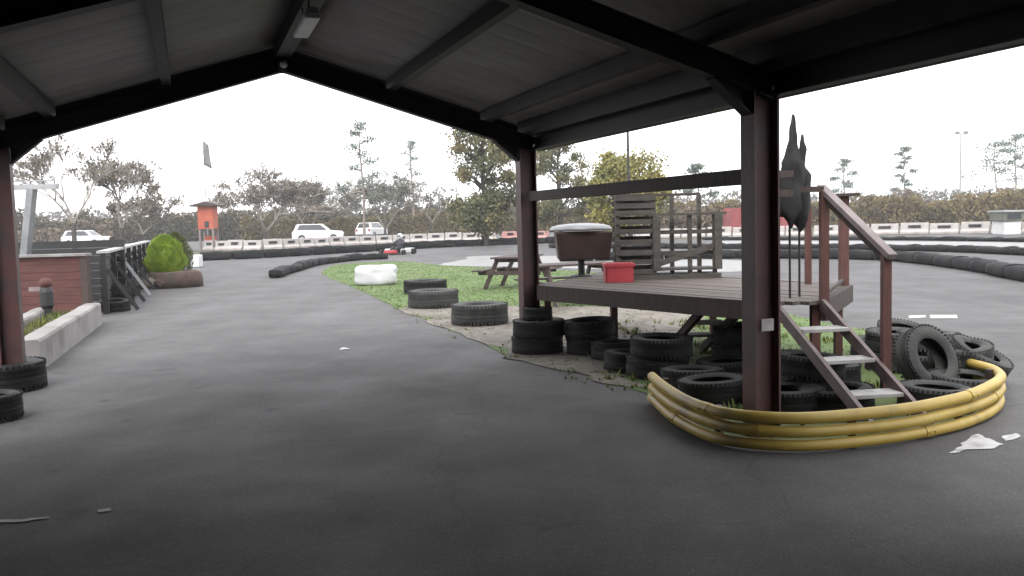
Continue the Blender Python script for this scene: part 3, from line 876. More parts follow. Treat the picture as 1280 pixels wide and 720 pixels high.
g = G(648, 360); picnic(g.x, g.y, R(70), 'dark picnic table on the grass beyond the far island post', M['timber'])
g = G(714, 381); picnic(g.x, g.y + .3, R(20), 'picnic table seen under the platform deck, nearer the barn', M['timber'])
g = G(471, 356)
mb = MB(); bm = bmesh.new(); bmesh.ops.create_cube(bm, size=1); bmesh.ops.subdivide_edges(bm, edges=bm.edges, cuts=9, use_grid_fill=True)
for v in bm.verts:
    p = v.co * 2
    q = Vector([math.copysign(abs(c) ** 1, c) for c in p]); L6 = (abs(p.x) ** 7 + abs(p.y) ** 7 + abs(p.z) ** 7) ** (1 / 7)
    q = p / L6
    q *= 1 + .07 * noise.noise(q * 1.6) + .03 * noise.noise(q * 4)
    v.co = Vector((q.x * .53, q.y * .38, q.z * .255 + .255))
me = bpy.data.meshes.new('wrapped_bale'); bm.to_mesh(me); bm.free(); me.materials.append(M['whitewrap'])
for p in me.polygons: p.use_smooth = True
o = bpy.data.objects.new('wrapped_bale', me); col.objects.link(o); o.location = (g.x, g.y, 0); o.rotation_euler.z = .1
tag(o, 'lumpy white plastic wrapped bale on the grass by the tarmac corner', 'bale')

g = G(430, 437)
mb = MB(); mb.add([(-.06, -.02, .004), (.05, -.04, .012), (.07, .03, .006), (-.03, .05, .022), (0, 0, .03)], [(0, 1, 4), (1, 2, 4), (2, 3, 4), (3, 0, 4)])
o = mb.build('paper_scrap', M['white']); o.location = g; tag(o, 'small crumpled white paper scrap on the open tarmac', 'litter')
# ------------------------------------------------------------------ planter kerb, red wall, fence (left side)
kn, kf = Vector((-5.43, 10.35, 0)), Vector((-7.02, 15.47, 0)); kd = (kf - kn).normalized(); kp = Vector((-kd.y, kd.x, 0))


def kerb_wall(a, b, w, h, label):
    d = (b - a); L = d.length; d = d.normalized(); s = Vector((-d.y, d.x, 0)); mb = MB()
    n = 14
    vs = []
    for i in range(n + 1):
        c = a + d * L * i / n
        for (x, z) in ((0, 0), (0.0, h - .03), (.02, h), (w - .02, h), (w, h - .03), (w, 0)):
            vs.append(c + s * x + Vector((0, 0, z + (z > .1) * .012 * noise.noise((i * .7, x, 2)))) + s * .012 * noise.noise((i * .5, z, 8)) - a)
    fs = [(i * 6 + k, i * 6 + k + 1, i * 6 + 7 + k, i * 6 + 6 + k) for i in range(n) for k in range(5)]
    fs += [tuple(range(6)), tuple(n * 6 + k for k in range(6))]
    o = mb.add(vs, fs).build('planter_wall', M['whitewash']); o.location = a
    return tag(o, label, 'low wall', 'whitewashed planter walls')


kerb_wall(kn, kf, .26, .37, 'long whitewashed planter wall running along the tarmac edge')
kerb_wall(kn + kp * .78 + kd * 1.7, kf + kp * .78, .22, .34, 'shorter whitewashed planter wall set back behind the soil strip')
a, b = kn + kp * .265 + kd * .2, kf + kp * .775
sheet('planter_soil', [kn + kp * .265, kf + kp * .265, kf + kp * .775, kn + kp * .775], .22, M['soil'])
mb = MB()
for i in range(260):
    p = kn + kd * rnd(.2, 5.2) + kp * rnd(.28, .76); n0 = len(mb.v); tuft(mb, p.x, p.y, .10, .03, 4)
    for v in mb.v[n0:]: v.z += .21
tag(mb.build('planter_weeds', M['weed'], fix=False), kind='stuff')
# bollard with plate
g = G(61, 412)
bo = empty('bollard', (g.x, g.y, 0), 0, 'short black post with red cap and pale side plate, behind the white planter wall', 'bollard')
mb = MB(); mb.lathe([(0, 0), (.115, 0), (.115, .03), (.075, .05), (.075, .34), (.105, .40), (.105, .62), (.075, .70), (0, .70)], 16); mb.build('body', M['black'], bo, smooth=False)
mb = MB(); mb.lathe([(.0, .70), (.06, .70), (.095, .72), (.10, .78), (.08, .83), (0, .85)], 16); mb.build('cap', M['brickred'], bo, smooth=True)
mb = MB(); mb.box((-.17, -.02, .67), (.20, .02, .07)); mb.build('plate', M['rail'], bo)

wl = empty('boundary_wall', (-9.6, 16.6, 0), 0, 'low red boarded wall with pale coping behind the bollard', 'wall')
mb = MB()
for k in range(8): mb.box((-.45, (k % 2) * .004, .075 + k * .142), (4.6, .10, .138))
mb.build('boards', M['brickred'], wl)
mb = MB(); mb.box((-.45, 0, 1.165), (4.7, .24, .05)); mb.build('coping', M['whitewash'], wl, bevel=.008)
mb = MB()
for x in (1.80, ): mb.box((x + .02, 0, .58), (.12, .16, 1.16))
mb.build('end_post', M['timber'], wl)

fa, fb = Vector((-7.75, 17.3, 0)), Vector((-12.2, 30.6, 0)); fd = (fb - fa); fl_ = fd.length; fd.normalize(); fs_ = Vector((-fd.y, fd.x, 0))
fe = empty('black_fence', fa, 0, 'black boarded fence with pale top rail running back to the green bush', 'fence')
NB = 7
for i in range(NB + 1):
    c = fd * (fl_ * i / NB)
    mb = MB(); mb.box(c + Vector((0, 0, .58)), (.10, .10, 1.16), fd, fs_); mb.build('fence_post', M['black'], fe)
    mb = MB(); mb.bar(c - fs_ * .06 + Vector((0, 0, .85)), c - fs_ * .55 + fd * .1 + Vector((0, 0, .05)), .07, .07); mb.build('stay', M['palegrey'] if i == 2 else M['black'], fe)
mb = MB()
for k in range(6): mb.box(fd * fl_ / 2 + fs_ * .066 + Vector((0, 0, .12 + k * .165)), (fl_ - .1, .022, .13), fd, fs_)
mb.build('board_panel', M['black'], fe)
mb = MB(); mb.box(fd * fl_ / 2 + Vector((0, 0, 1.185)), (fl_ + .15, .22, .045), fd, fs_); mb.build('top_rail', M['palegrey'], fe)
# dark skip behind the red wall
g = D(95, 309, 20.5)
sk = empty('dark_bank', (g.x - 1.2, 20.5, 0), 0, 'long dark boarded screen behind the red wall', 'screen')
mb = MB()
for k in range(8): mb.box((0, (k % 2) * .006, .09 + .172 * k), (4.6, .05, .165))
mb.build('boards', M['black'], sk)
for x in (-2, 0, 2):
    mb = MB(); mb.box((x, .09, .72), (.09, .09, 1.44)); mb.build('support', M['timber'], sk)
# grey frame at left
g = D(28, 325, 18.2); tp = D(40, 236, 18.2); e1 = D(72, 233, 18.2); e0 = D(-40, 236, 18.2)
gf = empty('metal_frame', (g.x, g.y, 0), 0, 'grey metal frame with leaning leg and flat arm behind the red wall', 'frame')
o_ = Vector((g.x, g.y, 0))
mb = MB(); mb.bar(Vector((0, 0, 0)) + Vector((-.12, 0, 0)), tp - o_, .13, .20); mb.build('leg', M['grey'], gf)
mb = MB(); mb.bar(e0 - o_, e1 - o_, .12, .10); mb.bar(e0 - o_ + Vector((0, 0, .12)), e1 - o_ + Vector((-.05, 0, .12)), .05, .025); mb.build('arm', M['palegrey'], gf)

# planter bed with conifers
g = (G(183, 361) + G(241, 360)) / 2
pl_c = Vector((g.x, g.y + .5, 0))
pb = empty('planter_bed', pl_c, 0, 'low dark planter bed with a rounded rim holding two conifers', 'planter')
mb = MB(); prof = [(.0, .30), (.80, .30), (.82, .42), (.90, .44), (.98, .40), (1.0, .2), (1.0, 0), (0, 0)]
mb.lathe(prof, 28)
for v in mb.v:
    q = 1 + .07 * noise.noise((v.x * 2.5, v.y * 2.5, v.z * 3)); v.x *= .70 * q; v.y *= .62 * q; v.z *= 1 + .12 * noise.noise((v.x * 2, v.y * 2, 5))
mb.build('rim', M['planterwood'], pb, smooth=True)
mb = MB(); mb.lathe([(0, .37), (.5, .36), (.84, .33), (.84, .305), (0, .305)], 24)
for v in mb.v: v.x *= .69; v.y *= .61
mb.build('soil', M['soil'], pb, smooth=True)
pa = empty('rock_edging', (pl_c.x - .80, pl_c.y - .25, 0), 0, 'low brown mound of edging stones between the fence and the planter bed', 'stones')
for k in range(9):
    bm = bmesh.new(); bmesh.ops.create_icosphere(bm, subdivisions=2, radius=1)
    sx, sy, sz = rnd(.18, .30), rnd(.16, .26), rnd(.12, .19)
    sd_ = rnd(0, 99)
    for v in bm.verts:
        v.co *= 1 + .22 * noise.noise(v.co * 1.4 + Vector((sd_, 0, 0))); v.co = Vector((v.co.x * sx, v.co.y * sy, v.co.z * sz))
    me = bpy.data.meshes.new('stone'); bm.to_mesh(me); bm.free(); me.materials.append(M['dirt'] if k % 3 == 0 else M['timber'])
    o = bpy.data.objects.new('stone', me); col.objects.link(o); o.parent = pa
    o.location = (-.55 + (k % 5) * .28, -.2 + (k // 5) * .3, sz * .75); o.rotation_euler.z = rnd(0, 3)


def leafquad(mb, c, s, nrm=None):
    q = Quaternion((rnd(-1, 1), rnd(-1, 1), rnd(-1, 1), rnd(-1, 1))); q.normalize()
    a, b = q @ Vector((s, 0, 0)), q @ Vector((0, s * rnd(.45, .9), 0))
    mb.add([c - a, c - b * .8, c + a, c + b * .8], [(0, 1, 2, 3)])


def conifer(c, rad, h, z0, m_, label, n=5200):
    e = empty('conifer_bush', (c.x, c.y, z0), 0, label, 'bush')
    mb = MB(); mb.tube([(0, 0, -.05), (0, 0, h * .6)], [.05, .02], 6); mb.build('stem', M['bark'], e)
    mb = MB()
    for i in range(n):
        t = random.random() ** .8; a = rnd(0, 6.283)
        prof = (math.sin(min(1, t * 1.9 + .35) * math.pi / 2)) * max(0, 1 - t ** 2.6) ** .62
        rr = rad * prof * (1 - .35 * random.random() ** 2) * (1 + .34 * noise.noise((math.cos(a) * 2.2, math.sin(a) * 2.2, t * 4 + c.x)))
        p = Vector((math.cos(a) * rr, math.sin(a) * rr, t * h))
        out = Vector((math.cos(a) * .5, math.sin(a) * .5, .9)).normalized()
        sdv = out.cross(Vector((rnd(-1, 1), rnd(-1, 1), rnd(-1, 1)))).normalized()
        L0 = rnd(.05, .11)
        mb.add([p - sdv * .018, p + sdv * .018, p + out * L0 + sdv * .004], [(0, 1, 2)])
    # dense inner foliage
    bm = bmesh.new(); bmesh.ops.create_icosphere(bm, subdivisions=3, radius=1)
    for v in bm.verts:
        t = (v.co.z + 1) / 2; 
        v.co *= 1 + .15 * noise.noise(v.co * 2.5)
        v.co = Vector((v.co.x * rad * .70, v.co.y * rad * .70, (t * .93) * h))
    bm.verts.ensure_lookup_table()
    mb.add([v.co for v in bm.verts], [tuple(x.index for x in f.verts) for f in bm.faces]); bm.free()
    mb.build('foliage', m_, e, fix=False)


conifer(Vector((G(214, 358).x, pl_c.y, 0)), .53, 1.02, .36, M['bush'], 'bright lime green rounded conifer in the dark planter bed')
cc = G(222, 344); conifer(Vector((cc.x, cc.y, 0)), .50, 1.42, 0, M['bushdark'], 'taller olive conifer just behind the lime green one', 3500)
g = G(246, 334); mb = MB(); mb.box((0, 0, .25), (.36, .5, .5)); o = mb.build('white_block', M['white'], bevel=.04); o.location = (g.x, g.y, 0); tag(o, 'small white plastic block at the track edge beside the conifers', 'block')
g = G(184, 335); mb = MB(); mb.box((0, 0, .34), (.42, .4, .68)); o = mb.build('white_block', M['white'], bevel=.04); o.location = (g.x + .1, g.y, 0); tag(o, 'tall white plastic block between the black fence and the conifers', 'block')

# ------------------------------------------------------------------ track barriers
def barrier_proto(L, w, h, m_, seed):
    mb = MB(); n, k = 8, 10
    rings = []
    for i in range(n + 1):
        x = -L / 2 + L * i / n
        e = 1 - .10 * (abs(i - n / 2) / (n / 2)) ** 6
        for j in range(k):
            a = 2 * math.pi * j / k + .3
            cx, sx = math.cos(a), math.sin(a)
            y = math.copysign(abs(cx) ** .55, cx) * w / 2 * e; z = math.copysign(abs(sx) ** .55, sx) * h / 2 * e + h / 2
            nz_ = noise.noise((x * 1.8 + seed, y * 3, z * 3)) * .06
            mb.v.append(Vector((x, y + nz_ * .5, max(0, z + (nz_ if z > .1 else 0)))))
    for i in range(n):
        for j in range(k):
            mb.f.append((i * k + j, i * k + (j + 1) % k, (i + 1) * k + (j + 1) % k, (i + 1) * k + j))
    mb.f.append(tuple(range(k))); mb.f.append(tuple(n * k + j for j in range(k)))
    o = mb.build('barrier_block', m_, smooth=True)
    return o


def run(pts, step, proto_fn, label, group, jitter=.03, zsc=.06):
    protos = [proto_fn(s) for s in (1, 5, 9)]
    used = [False] * 3
    P = spline([(p.x, p.y) for p in pts], 8)
    acc = 0; last = P[0]; nxt = step / 2; i = 0
    for a, b in zip(P, P[1:]):
        L = (b - a).length
        while nxt <= acc + L:
            c = a.lerp(b, (nxt - acc) / L)
            k = i % 3
            if not used[k]: o = protos[k]; used[k] = True
            else:
                o = copy_tree(protos[k])
            d = b - a
            o.location = (c.x + rnd(-jitter, jitter), c.y + rnd(-jitter, jitter), 0)
            o.rotation_euler = (0, 0, math.atan2(d.y, d.x) + rnd(-.03, .03)); o.scale.z = 1 + rnd(-zsc, zsc)
            tag(o, label, 'barrier block', group)
            nxt += step; i += 1
        acc += L
    for k in range(3):
        if not used[k]:
            for ch in list(protos[k].children): bpy.data.objects.remove(ch)
            bpy.data.objects.remove(protos[k])


blk = lambda L, w, h, m_: (lambda s: barrier_proto(L, w, h, m_, s))
run([G(250, 326), G(330, 322.5), G(420, 317), G(470, 314), G(560, 309), G(660, 305), G(760, 303)], 1.5, blk(1.46, .5, .42, M['barrierrubber']),
    'black rubber barrier block in the long row across the back of the track', 'black blocks across the back of the track')
run([G(342, 348), G(362, 341), G(395, 332), G(440, 326), G(478, 324)], 1.1, blk(1.07, .40, .27, M['barrierrubber']),
    'black rubber barrier block on the bend at the lawn tip', 'black blocks round the lawn tip')
run([G(700, 327), G(850, 324), G(980, 323), G(1095, 325), G(1160, 330.5), G(1215, 338), G(1300, 354)], 1.25, blk(1.22, .5, .31, M['barrierrubber']),
    'black rubber barrier block in the nearest row beyond the stairs', 'black blocks of the nearest curved row')
run([G(690, 310), G(900, 311), G(1090, 313), G(1190, 315), G(1320, 321)], 1.5, blk(1.46, .5, .25, M['barrierrubber']),
    'black rubber barrier block in the middle row beyond the stairs', 'black blocks of the middle row')
run([G(880, 300), G(1090, 300), G(1200, 301), G(1320, 303)], 1.8, blk(1.75, .5, .19, M['barrierrubber']),
    'black rubber barrier block in the farthest row before the white blocks', 'black blocks of the farthest row')


sheet('track_sheen', [G(900, 301.5), G(1100, 301.5), G(1210, 302.5), G(1330, 304.5), G(1340, 316), G(1190, 311.5), G(1090, 309.5), G(900, 307.5)], 0.006, M['sheen'])  # brightly lit ground between the rows, put into this sheet's colour


def white_proto(m_, L=1.5, h=.62):
    def fn(s):
        mb = MB()
        prof = [(-.24, 0), (-.24, .14), (-.12, .26), (-.09, h), (.09, h), (.12, .26), (.24, .14), (.24, 0)]
        mb.prism([Vector((-L / 2, y, z)) for y, z in prof], (L, 0, 0))
        o = mb.build('barrier_block', m_, bevel=.02)
        mb = MB(); mb.box((0, -.118, .44), (L * .45, .05, .17)); mb.build('slot', M['black'], o)
        return o
    return fn


M['pink'] = mat('faded_red_plastic', (0.50, 0.22, 0.20), (0.60, 0.34, 0.31), 0.5, 1.2, k=0.8)
# white and red water-filled blocks behind the track; dark gaps between
bp1 = [G(255, 313.0), G(330, 312), G(440, 306.5), G(530, 303), G(625, 300.8)]
run(bp1, 1.35, white_proto(M['offwhite'], 1.25, .66), 'white plastic barrier block in the row behind the kart', 'white blocks behind the kart')
run([G(628, 300.6), G(655, 299.5), G(690, 299)], 1.35, white_proto(M['pink'], 1.25, .62), 'faded red plastic barrier block at the end of the white row near the far post', 'red blocks ending the white row')
run([G(695, 299), G(800, 298), G(900, 296.5), G(1080, 293.5), G(1200, 292), G(1310, 291.5)], 1.7, white_proto(M['offwhite'], 1.58, .66), 'white plastic barrier block in the row below the brown hedge', 'white blocks below the brown hedge')

# ------------------------------------------------------------------ marshal hut, flagpole, masts, container, cabin
g = G(262, 313)
hut = empty('marshal_hut', (g.x, g.y, 0), 0, 'small orange red lookout hut with pitched roof on pale legs', 'hut')
k_ = g.y / FPX
w_ = 19 * k_; z1, z2 = 27 * k_, 55 * k_
mb = MB(); mb.box((0, 0, (z1 + z2) / 2), (w_, w_, z2 - z1))
for q in range(7): mb.box((0, -w_ / 2 - .006, z1 + .1 + q * (z2 - z1) / 7), (w_ - .02, .012, (z2 - z1) / 7 - .02))
mb.build('cabin', M['redwood'], hut)
mb = MB(); mb.box((.08, -w_ / 2 - .02, z1 + .30), (.30, .03, .42)); mb.build('hatch', M['black'], hut)
mb = MB(); mb.prism([(-.95, -.85, z2 - .02), (.95, -.85, z2 - .02), (.95, -.85, z2 + .06), (.15, -.85, z2 + .30), (-.95, -.85, z2 + .08)], (0, 1.7, 0)); mb.build('roof', M['timber'], hut)
for sx in (-1, 1):
    for sy in (-1, 1):
        mb = MB(); mb.box((sx * (w_ / 2 - .07), sy * (w_ / 2 - .07), z1 / 2), (.13, .13, z1)); mb.build('leg', M['rail'], hut)
mb = MB(); mb.box((.0, w_ / 2 - .2, z1 / 2 - .2), (w_ - .25, .04, z1 * .6)); mb.build('back_board', M['redwood'], hut)
fp = D(260, 300, 72); fp.z = 0
ft = D(259, 176, 72)
e = empty('flagpole', fp, 0, 'thin pale flagpole with a drooping grey flag above the hut', 'flagpole')
mb = MB(); mb.tube([(0, 0, 0), (0, 0, ft.z)], [.05, .03], 8); mb.build('pole', M['grey'], e)
mb = MB(); H = 1.9
vs = []; fs = []
for i in range(9):
    for j in range(5):
        vs.append(Vector((.03 + .10 * j * (1 + .12 * i / 2), .05 * math.sin(j * 2 + i * .7), ft.z - .05 - H * i / 8 - .08 * j)))
fs = [(i * 5 + j, i * 5 + j + 1, i * 5 + j + 6, i * 5 + j + 5) for i in range(8) for j in range(4)]
o = mb.add(vs, fs).build('flag', M['flagcloth'], e, smooth=True); o.modifiers.new('s', 'SOLIDIFY').thickness = .012


def mast(px, ptop, d, label, name='floodlight_mast'):
    b = D(px, 280, d); b.z = 0; t = D(px, ptop, d)
    e = empty(name, b, 0, label, 'mast')
    mb = MB(); mb.tube([(0, 0, 0), (0, 0, t.z * .5), (0, 0, t.z)], [.13, .11, .08], 8); mb.build('pole', M['palegrey'], e)
    mb = MB(); mb.box((0, 0, t.z), (1.1, .08, .08)); mb.build('crossarm', M['grey'], e)
    for s in (-.42, .42):
        mb = MB(); mb.box((s, -.12, t.z + .1), (.42, .22, .36), (1, 0, 0), (0, .9, .3)); mb.build('floodlight', M['palegrey'], e)


mast(1200, 168, 92, 'tall pale floodlight mast rising above the brown hedge')
b = D(787, 300, 38); b.z = 0; t = D(787, 160, 38)
e = empty('lamp_pole', b, 0, 'thin dark pole rising in front of the yellow leaved tree', 'pole')
mb = MB(); mb.tube([(0, 0, 0), (0, 0, t.z)], [.07, .05], 8); mb.build('pole', M['darksteel'], e)
mb = MB(); mb.box((.25, 0, t.z), (.6, .16, .07)); mb.build('lamp_head', M['grey'], e)

g = D(957, 288, 80); g.z = 0
ct = empty('shipping_container', (g.x, g.y, 0), R(4), 'red steel container beyond the track, seen past the near post', 'container')
mb = MB(); Lc, Hc, Wc = 6.8, 2.0, 2.4
n = 44
vs = []
for i in range(n + 1):
    x = -Lc / 2 + .08 + (Lc - .16) * i / n
    y = -Wc / 2 + (.036 if i % 4 in (1, 2) else 0)
    vs += [Vector((x, y, .14)), Vector((x, y, Hc - .1)), Vector((x, -y, Hc - .1)), Vector((x, -y, .14))]
mb.add(vs, [(i * 4 + a, i * 4 + 4 + a, i * 4 + 4 + (a + 1) % 4, i * 4 + (a + 1) % 4) for i in range(n) for a in range(4)] + [(0, 1, 2, 3), (n * 4, n * 4 + 1, n * 4 + 2, n * 4 + 3)])
mb.build('body', M['redsteel'], ct)
mb = MB()
for sx in (-1, 1):
    for sy in (-1, 1): mb.box((sx * (Lc / 2 - .06), sy * (Wc / 2 - .06), Hc / 2), (.12, .12, Hc))
for sy in (-1, 1):
    for z in (.07, Hc - .05): mb.box((0, sy * (Wc / 2 - .05), z), (Lc - .25, .10, .12))
mb.build('frame', M['redsteel'], ct)

g = G(1258, 293)
cb = empty('control_cabin', (g.x, g.y, 0), 0, 'small white cabin with grey green upper part in the track infield', 'cabin'); k_ = g.y / FPX
mb = MB(); mb.box((0, 0, 8 * k_), (20 * k_, 1.3, 16 * k_)); mb.build('base', M['white'], cb, bevel=.03)
mb = MB(); mb.box((0, 0, 22.5 * k_), (25 * k_, 1.5, 11 * k_)); mb.build('upper', M['leaf_grey'], cb, bevel=.03)
mb = MB(); mb.box((0, 0, 29 * k_), (28 * k_, 1.7, 2 * k_)); mb.build('roof', M['palegrey'], cb)
mb = MB(); mb.box((0, -.756, 22.5 * k_), (17 * k_, .02, 7 * k_)); mb.build('window', M['glass'], cb)


# ------------------------------------------------------------------ cars
def make_car():
    e = empty('parked_car')
    L, Wd = 4.6, 1.85
    mb = MB()
    low = [(-2.28, .32), (-2.32, .62), (-2.22, .92), (-1.2, 1.00), (2.12, 1.06), (2.28, .9), (2.30, .40), (2.2, .30)]
    n = len(low)
    secs = [(-Wd / 2, .90), (-Wd / 2 + .05, .98), (-Wd / 2 + .12, 1.0), (Wd / 2 - .12, 1.0), (Wd / 2 - .05, .98), (Wd / 2, .90)]
    vs = []
    for y, s in secs:
        for x, z in low:
            vs.append(Vector((x * (0.97 + .03 * (s > .95)), y, .62 + (z - .62) * s)))
    fs = [(a * n + i, a * n + (i + 1) % n, (a + 1) * n + (i + 1) % n, (a + 1) * n + i) for a in range(len(secs) - 1) for i in range(n)]
    fs += [tuple(range(n)), tuple((len(secs) - 1) * n + i for i in range(n))]
    mb.add(vs, fs)
    b1, t1 = .86, .66
    mb2 = [(-1.25, -b1, .98), (2.15, -b1, 1.03), (2.15, b1, 1.03), (-1.25, b1, .98), (-.45, -t1, 1.62), (1.85, -t1, 1.62), (1.85, t1, 1.62), (-.45, t1, 1.62)]
    mb.add(mb2, [(4, 5, 6, 7), (0, 1, 5, 4), (1, 2, 6, 5), (2, 3, 7, 6), (3, 0, 4, 7)])
    mb.build('body', M['carpaint'], e, bevel=.05)
    q = [Vector(v) for v in mb2]

    def pane(i, j, k, l, inset, off):
        a, b, c, d = q[i], q[j], q[k], q[l]; cen = (a + b + c + d) / 4
        nrm = (b - a).cross(d - a).normalized()
        if nrm.dot(cen - Vector((.6, 0, 1.2))) < 0: nrm = -nrm
        ring = [cen + (p - cen) * inset + nrm * off for p in (a, b, c, d)]
        m_ = MB(); m_.prism(ring, -nrm * .02); m_.build('window', M['glass'], e)
    for ids in ((0, 1, 5, 4), (1, 2, 6, 5), (2, 3, 7, 6), (3, 0, 4, 7)): pane(*ids, .80, .012)
    for x in (-1.42, 1.42):
        for s in (-1, 1):
            m_ = MB(); m_.lathe([(.20, -.11), (.32, -.11), (.34, -.08), (.34, .08), (.32, .11), (.20, .11)], 20, closed=True, mat=Matrix.Translation((x, s * .83, .34)) @ Matrix.Rotation(R(90), 4, 'X'))
            w = m_.build('wheel', M['rubber'], e)
            m_ = MB(); m_.lathe([(0, -.09), (.2, -.10), (.2, .10), (0, .09)], 14, mat=Matrix.Translation((x, s * .83, .34)) @ Matrix.Rotation(R(90), 4, 'X')); m_.build('rim', M['grey'], w)
    for s in (-1, 1):
        m_ = MB(); m_.box((-2.29, s * .66, .74), (.06, .34, .16)); m_.build('headlight', M['lamp'], e)
        m_ = MB(); m_.box((2.27, s * .72, .84), (.07, .22, .22)); m_.build('tail_light', M['red'], e)
    return e


car0 = make_car()
cars = [(398, 300.5, R(188), 'white estate car parked side on beyond the track', 84), (465, 296.0, R(255), 'pale car seen end on, right of the white estate car behind the white blocks', 98),
        (108, 302, R(175), 'white car half hidden behind the black fence and red wall', 96)]
for i, (px, py, rz, lb, d) in enumerate(cars):
    o = car0 if i == 0 else copy_tree(car0)
    p = D(px, py, d); o.location = (p.x, p.y, 0); o.rotation_euler.z = rz
    tag(o, lb, 'car', 'cars parked beyond the track')

# ------------------------------------------------------------------ go-kart and driver
g = G(497, 318)
kt = empty('go_kart', (g.x, g.y, 0), R(68), 'white and red go kart driving along the back straight', 'go kart')
mb = MB(); mb.box((0, 0, .07), (1.25, .62, .03)); mb.build('floor_tray', M['black'], kt)
mb = MB(); mb.prism([(-.62 + 0, -.36, .06), (-.86, -.28, .08), (-.90, .0, .09), (-.86, .28, .08), (-.62, .36, .06)], (0, 0, .16)); mb.build('nose_cone', M['red'], kt, bevel=.03)
for s in (-1, 1):
    mb = MB(); mb.prism([(-.35, s * .36, .07), (.34, s * .36, .07), (.34, s * .60, .09), (-.28, s * .56, .09)], (0, 0, .20)); mb.build('side_pod', M['white'], kt, bevel=.03)
mb = MB(); mb.prism([(.70, -.55, .12), (.80, -.50, .12), (.80, .50, .12), (.70, .55, .12)], (0, 0, .18)); mb.build('rear_bumper', M['white'], kt, bevel=.02)
mb = MB(); mb.prism([(-.02, -.20, .09), (.40, -.20, .09), (.52, -.20, .55), (.46, -.20, .56), (.34, -.20, .16), (-.02, -.20, .14)], (0, .40, 0)); mb.build('seat', M['black'], kt)
mb = MB()
ringp = [Vector((-.30, .14 * math.cos(t), .46 + .14 * math.sin(t))) + Vector((.06 * math.sin(t), 0, 0)) for t in [2 * math.pi * i / 16 for i in range(17)]]
mb.tube(ringp, .014, 6); mb.tube([(-.62, 0, .12), (-.31, 0, .45)], .014, 6); mb.build('steering_wheel', M['black'], kt)
for x, rr, w in ((-.52, .13, .14), (.52, .14, .20)):
    for s in (-1, 1):
        mb = MB(); mb.lathe([(.06, -w / 2), (rr * .9, -w / 2), (rr, -w * .35), (rr, w * .35), (rr * .9, w / 2), (.06, w / 2)], 18, closed=True, mat=Matrix.Translation((x, s * .62, rr)) @ Matrix.Rotation(R(90), 4, 'X')); mb.build('wheel', M['rubber'], kt, smooth=False)
mb = MB(); mb.box((.45, .34, .22), (.30, .22, .26)); mb.build('engine', M['grey'], kt)
# driver
dv = bpy.data.meshes.new('person')
V = [(.22, 0, .22), (.27, 0, .38), (.33, 0, .58), (.33, 0, .72), (.32, 0, .86),
     (.30, .19, .66), (.08, .27, .50), (-.20, .15, .52), (.30, -.19, .66), (.08, -.27, .50), (-.20, -.15, .52),
     (.18, .10, .21), (-.22, .14, .36), (-.58, .13, .17), (-.66, .13, .24), (.18, -.10, .21), (-.22, -.14, .36), (-.58, -.13, .17), (-.66, -.13, .24)]
Ed = [(0, 1), (1, 2), (2, 3), (3, 4), (2, 5), (5, 6), (6, 7), (2, 8), (8, 9), (9, 10), (0, 11), (11, 12), (12, 13), (13, 14), (0, 15), (15, 16), (16, 17), (17, 18)]
Rd = [.14, .14, .15, .06, .09, .075, .05, .04, .075, .05, .04, .095, .07, .05, .04, .095, .07, .05, .04]
dv.from_pydata(V, Ed, []); dv.materials.append(M['suit'])
dr_ = bpy.data.objects.new('person', dv); col.objects.link(dr_)
sk_ = dr_.modifiers.new('skin', 'SKIN')
for i, v in enumerate(dv.skin_vertices[0].data):
    v.radius = (Rd[i], Rd[i]); v.use_root = (i == 0)
dr_.modifiers.new('sub', 'SUBSURF').levels = 1; dr_.modifiers['sub'].render_levels = 2
dr_.location = (g.x, g.y, 0); dr_.rotation_euler.z = R(68)
tag(dr_, 'person in dark racing suit and white helmet driving the go kart', 'person')
mb = MB(); mb.lathe([(0, -.13), (.09, -.135), (.125, -.09), (.138, 0), (.125, .07), (.08, .125), (0, .145)], 18, mat=Matrix.Translation((.31, 0, .90))); hm = mb.build('helmet', M['white'], dr_, smooth=True)
mb = MB(); mb.box((.185, 0, .905), (.03, .17, .075)); mb.build('visor', M['glass'], hm, bevel=.01)


# ------------------------------------------------------------------ trees
def bare(mb, p, d, L, r_, depth, spread=.55, minr=.02, sides=4):
    n = 3; pts = [p]; dd = d.normalized()
    for i in range(n):
        dd = (dd + Vector((rnd(-1, 1), rnd(-1, 1), rnd(-.3, .7))) * .16).normalized()
        pts.append(pts[-1] + dd * L / n)
    mb.tube(pts, [max(minr, r_ * (1 - .45 * i / n)) for i in range(n + 1)], sides if depth < 3 else 5, cap=False)
    if depth == 0: return
    kids = random.choice((3, 3, 4)) if depth > 1 else random.choice((3, 4, 5))
    for k in range(kids):
        t = rnd(.45, 1.0) if k else 1.0
        i = min(int(t * n), n - 1); q = pts[i].lerp(pts[i + 1], t * n - i)
        ax = Vector((rnd(-1, 1), rnd(-1, 1), rnd(-.5, .5))).normalized()
        nd = (dd + ax * rnd(spread * .7, spread * 1.5)).normalized()
        bare(mb, q, nd, L * rnd(.58, .82), max(minr, r_ * .58), depth - 1, spread, minr, 3)


def tree_at(px, d):
    p = D(px, 290, d); return Vector((p.x, p.y, 0))


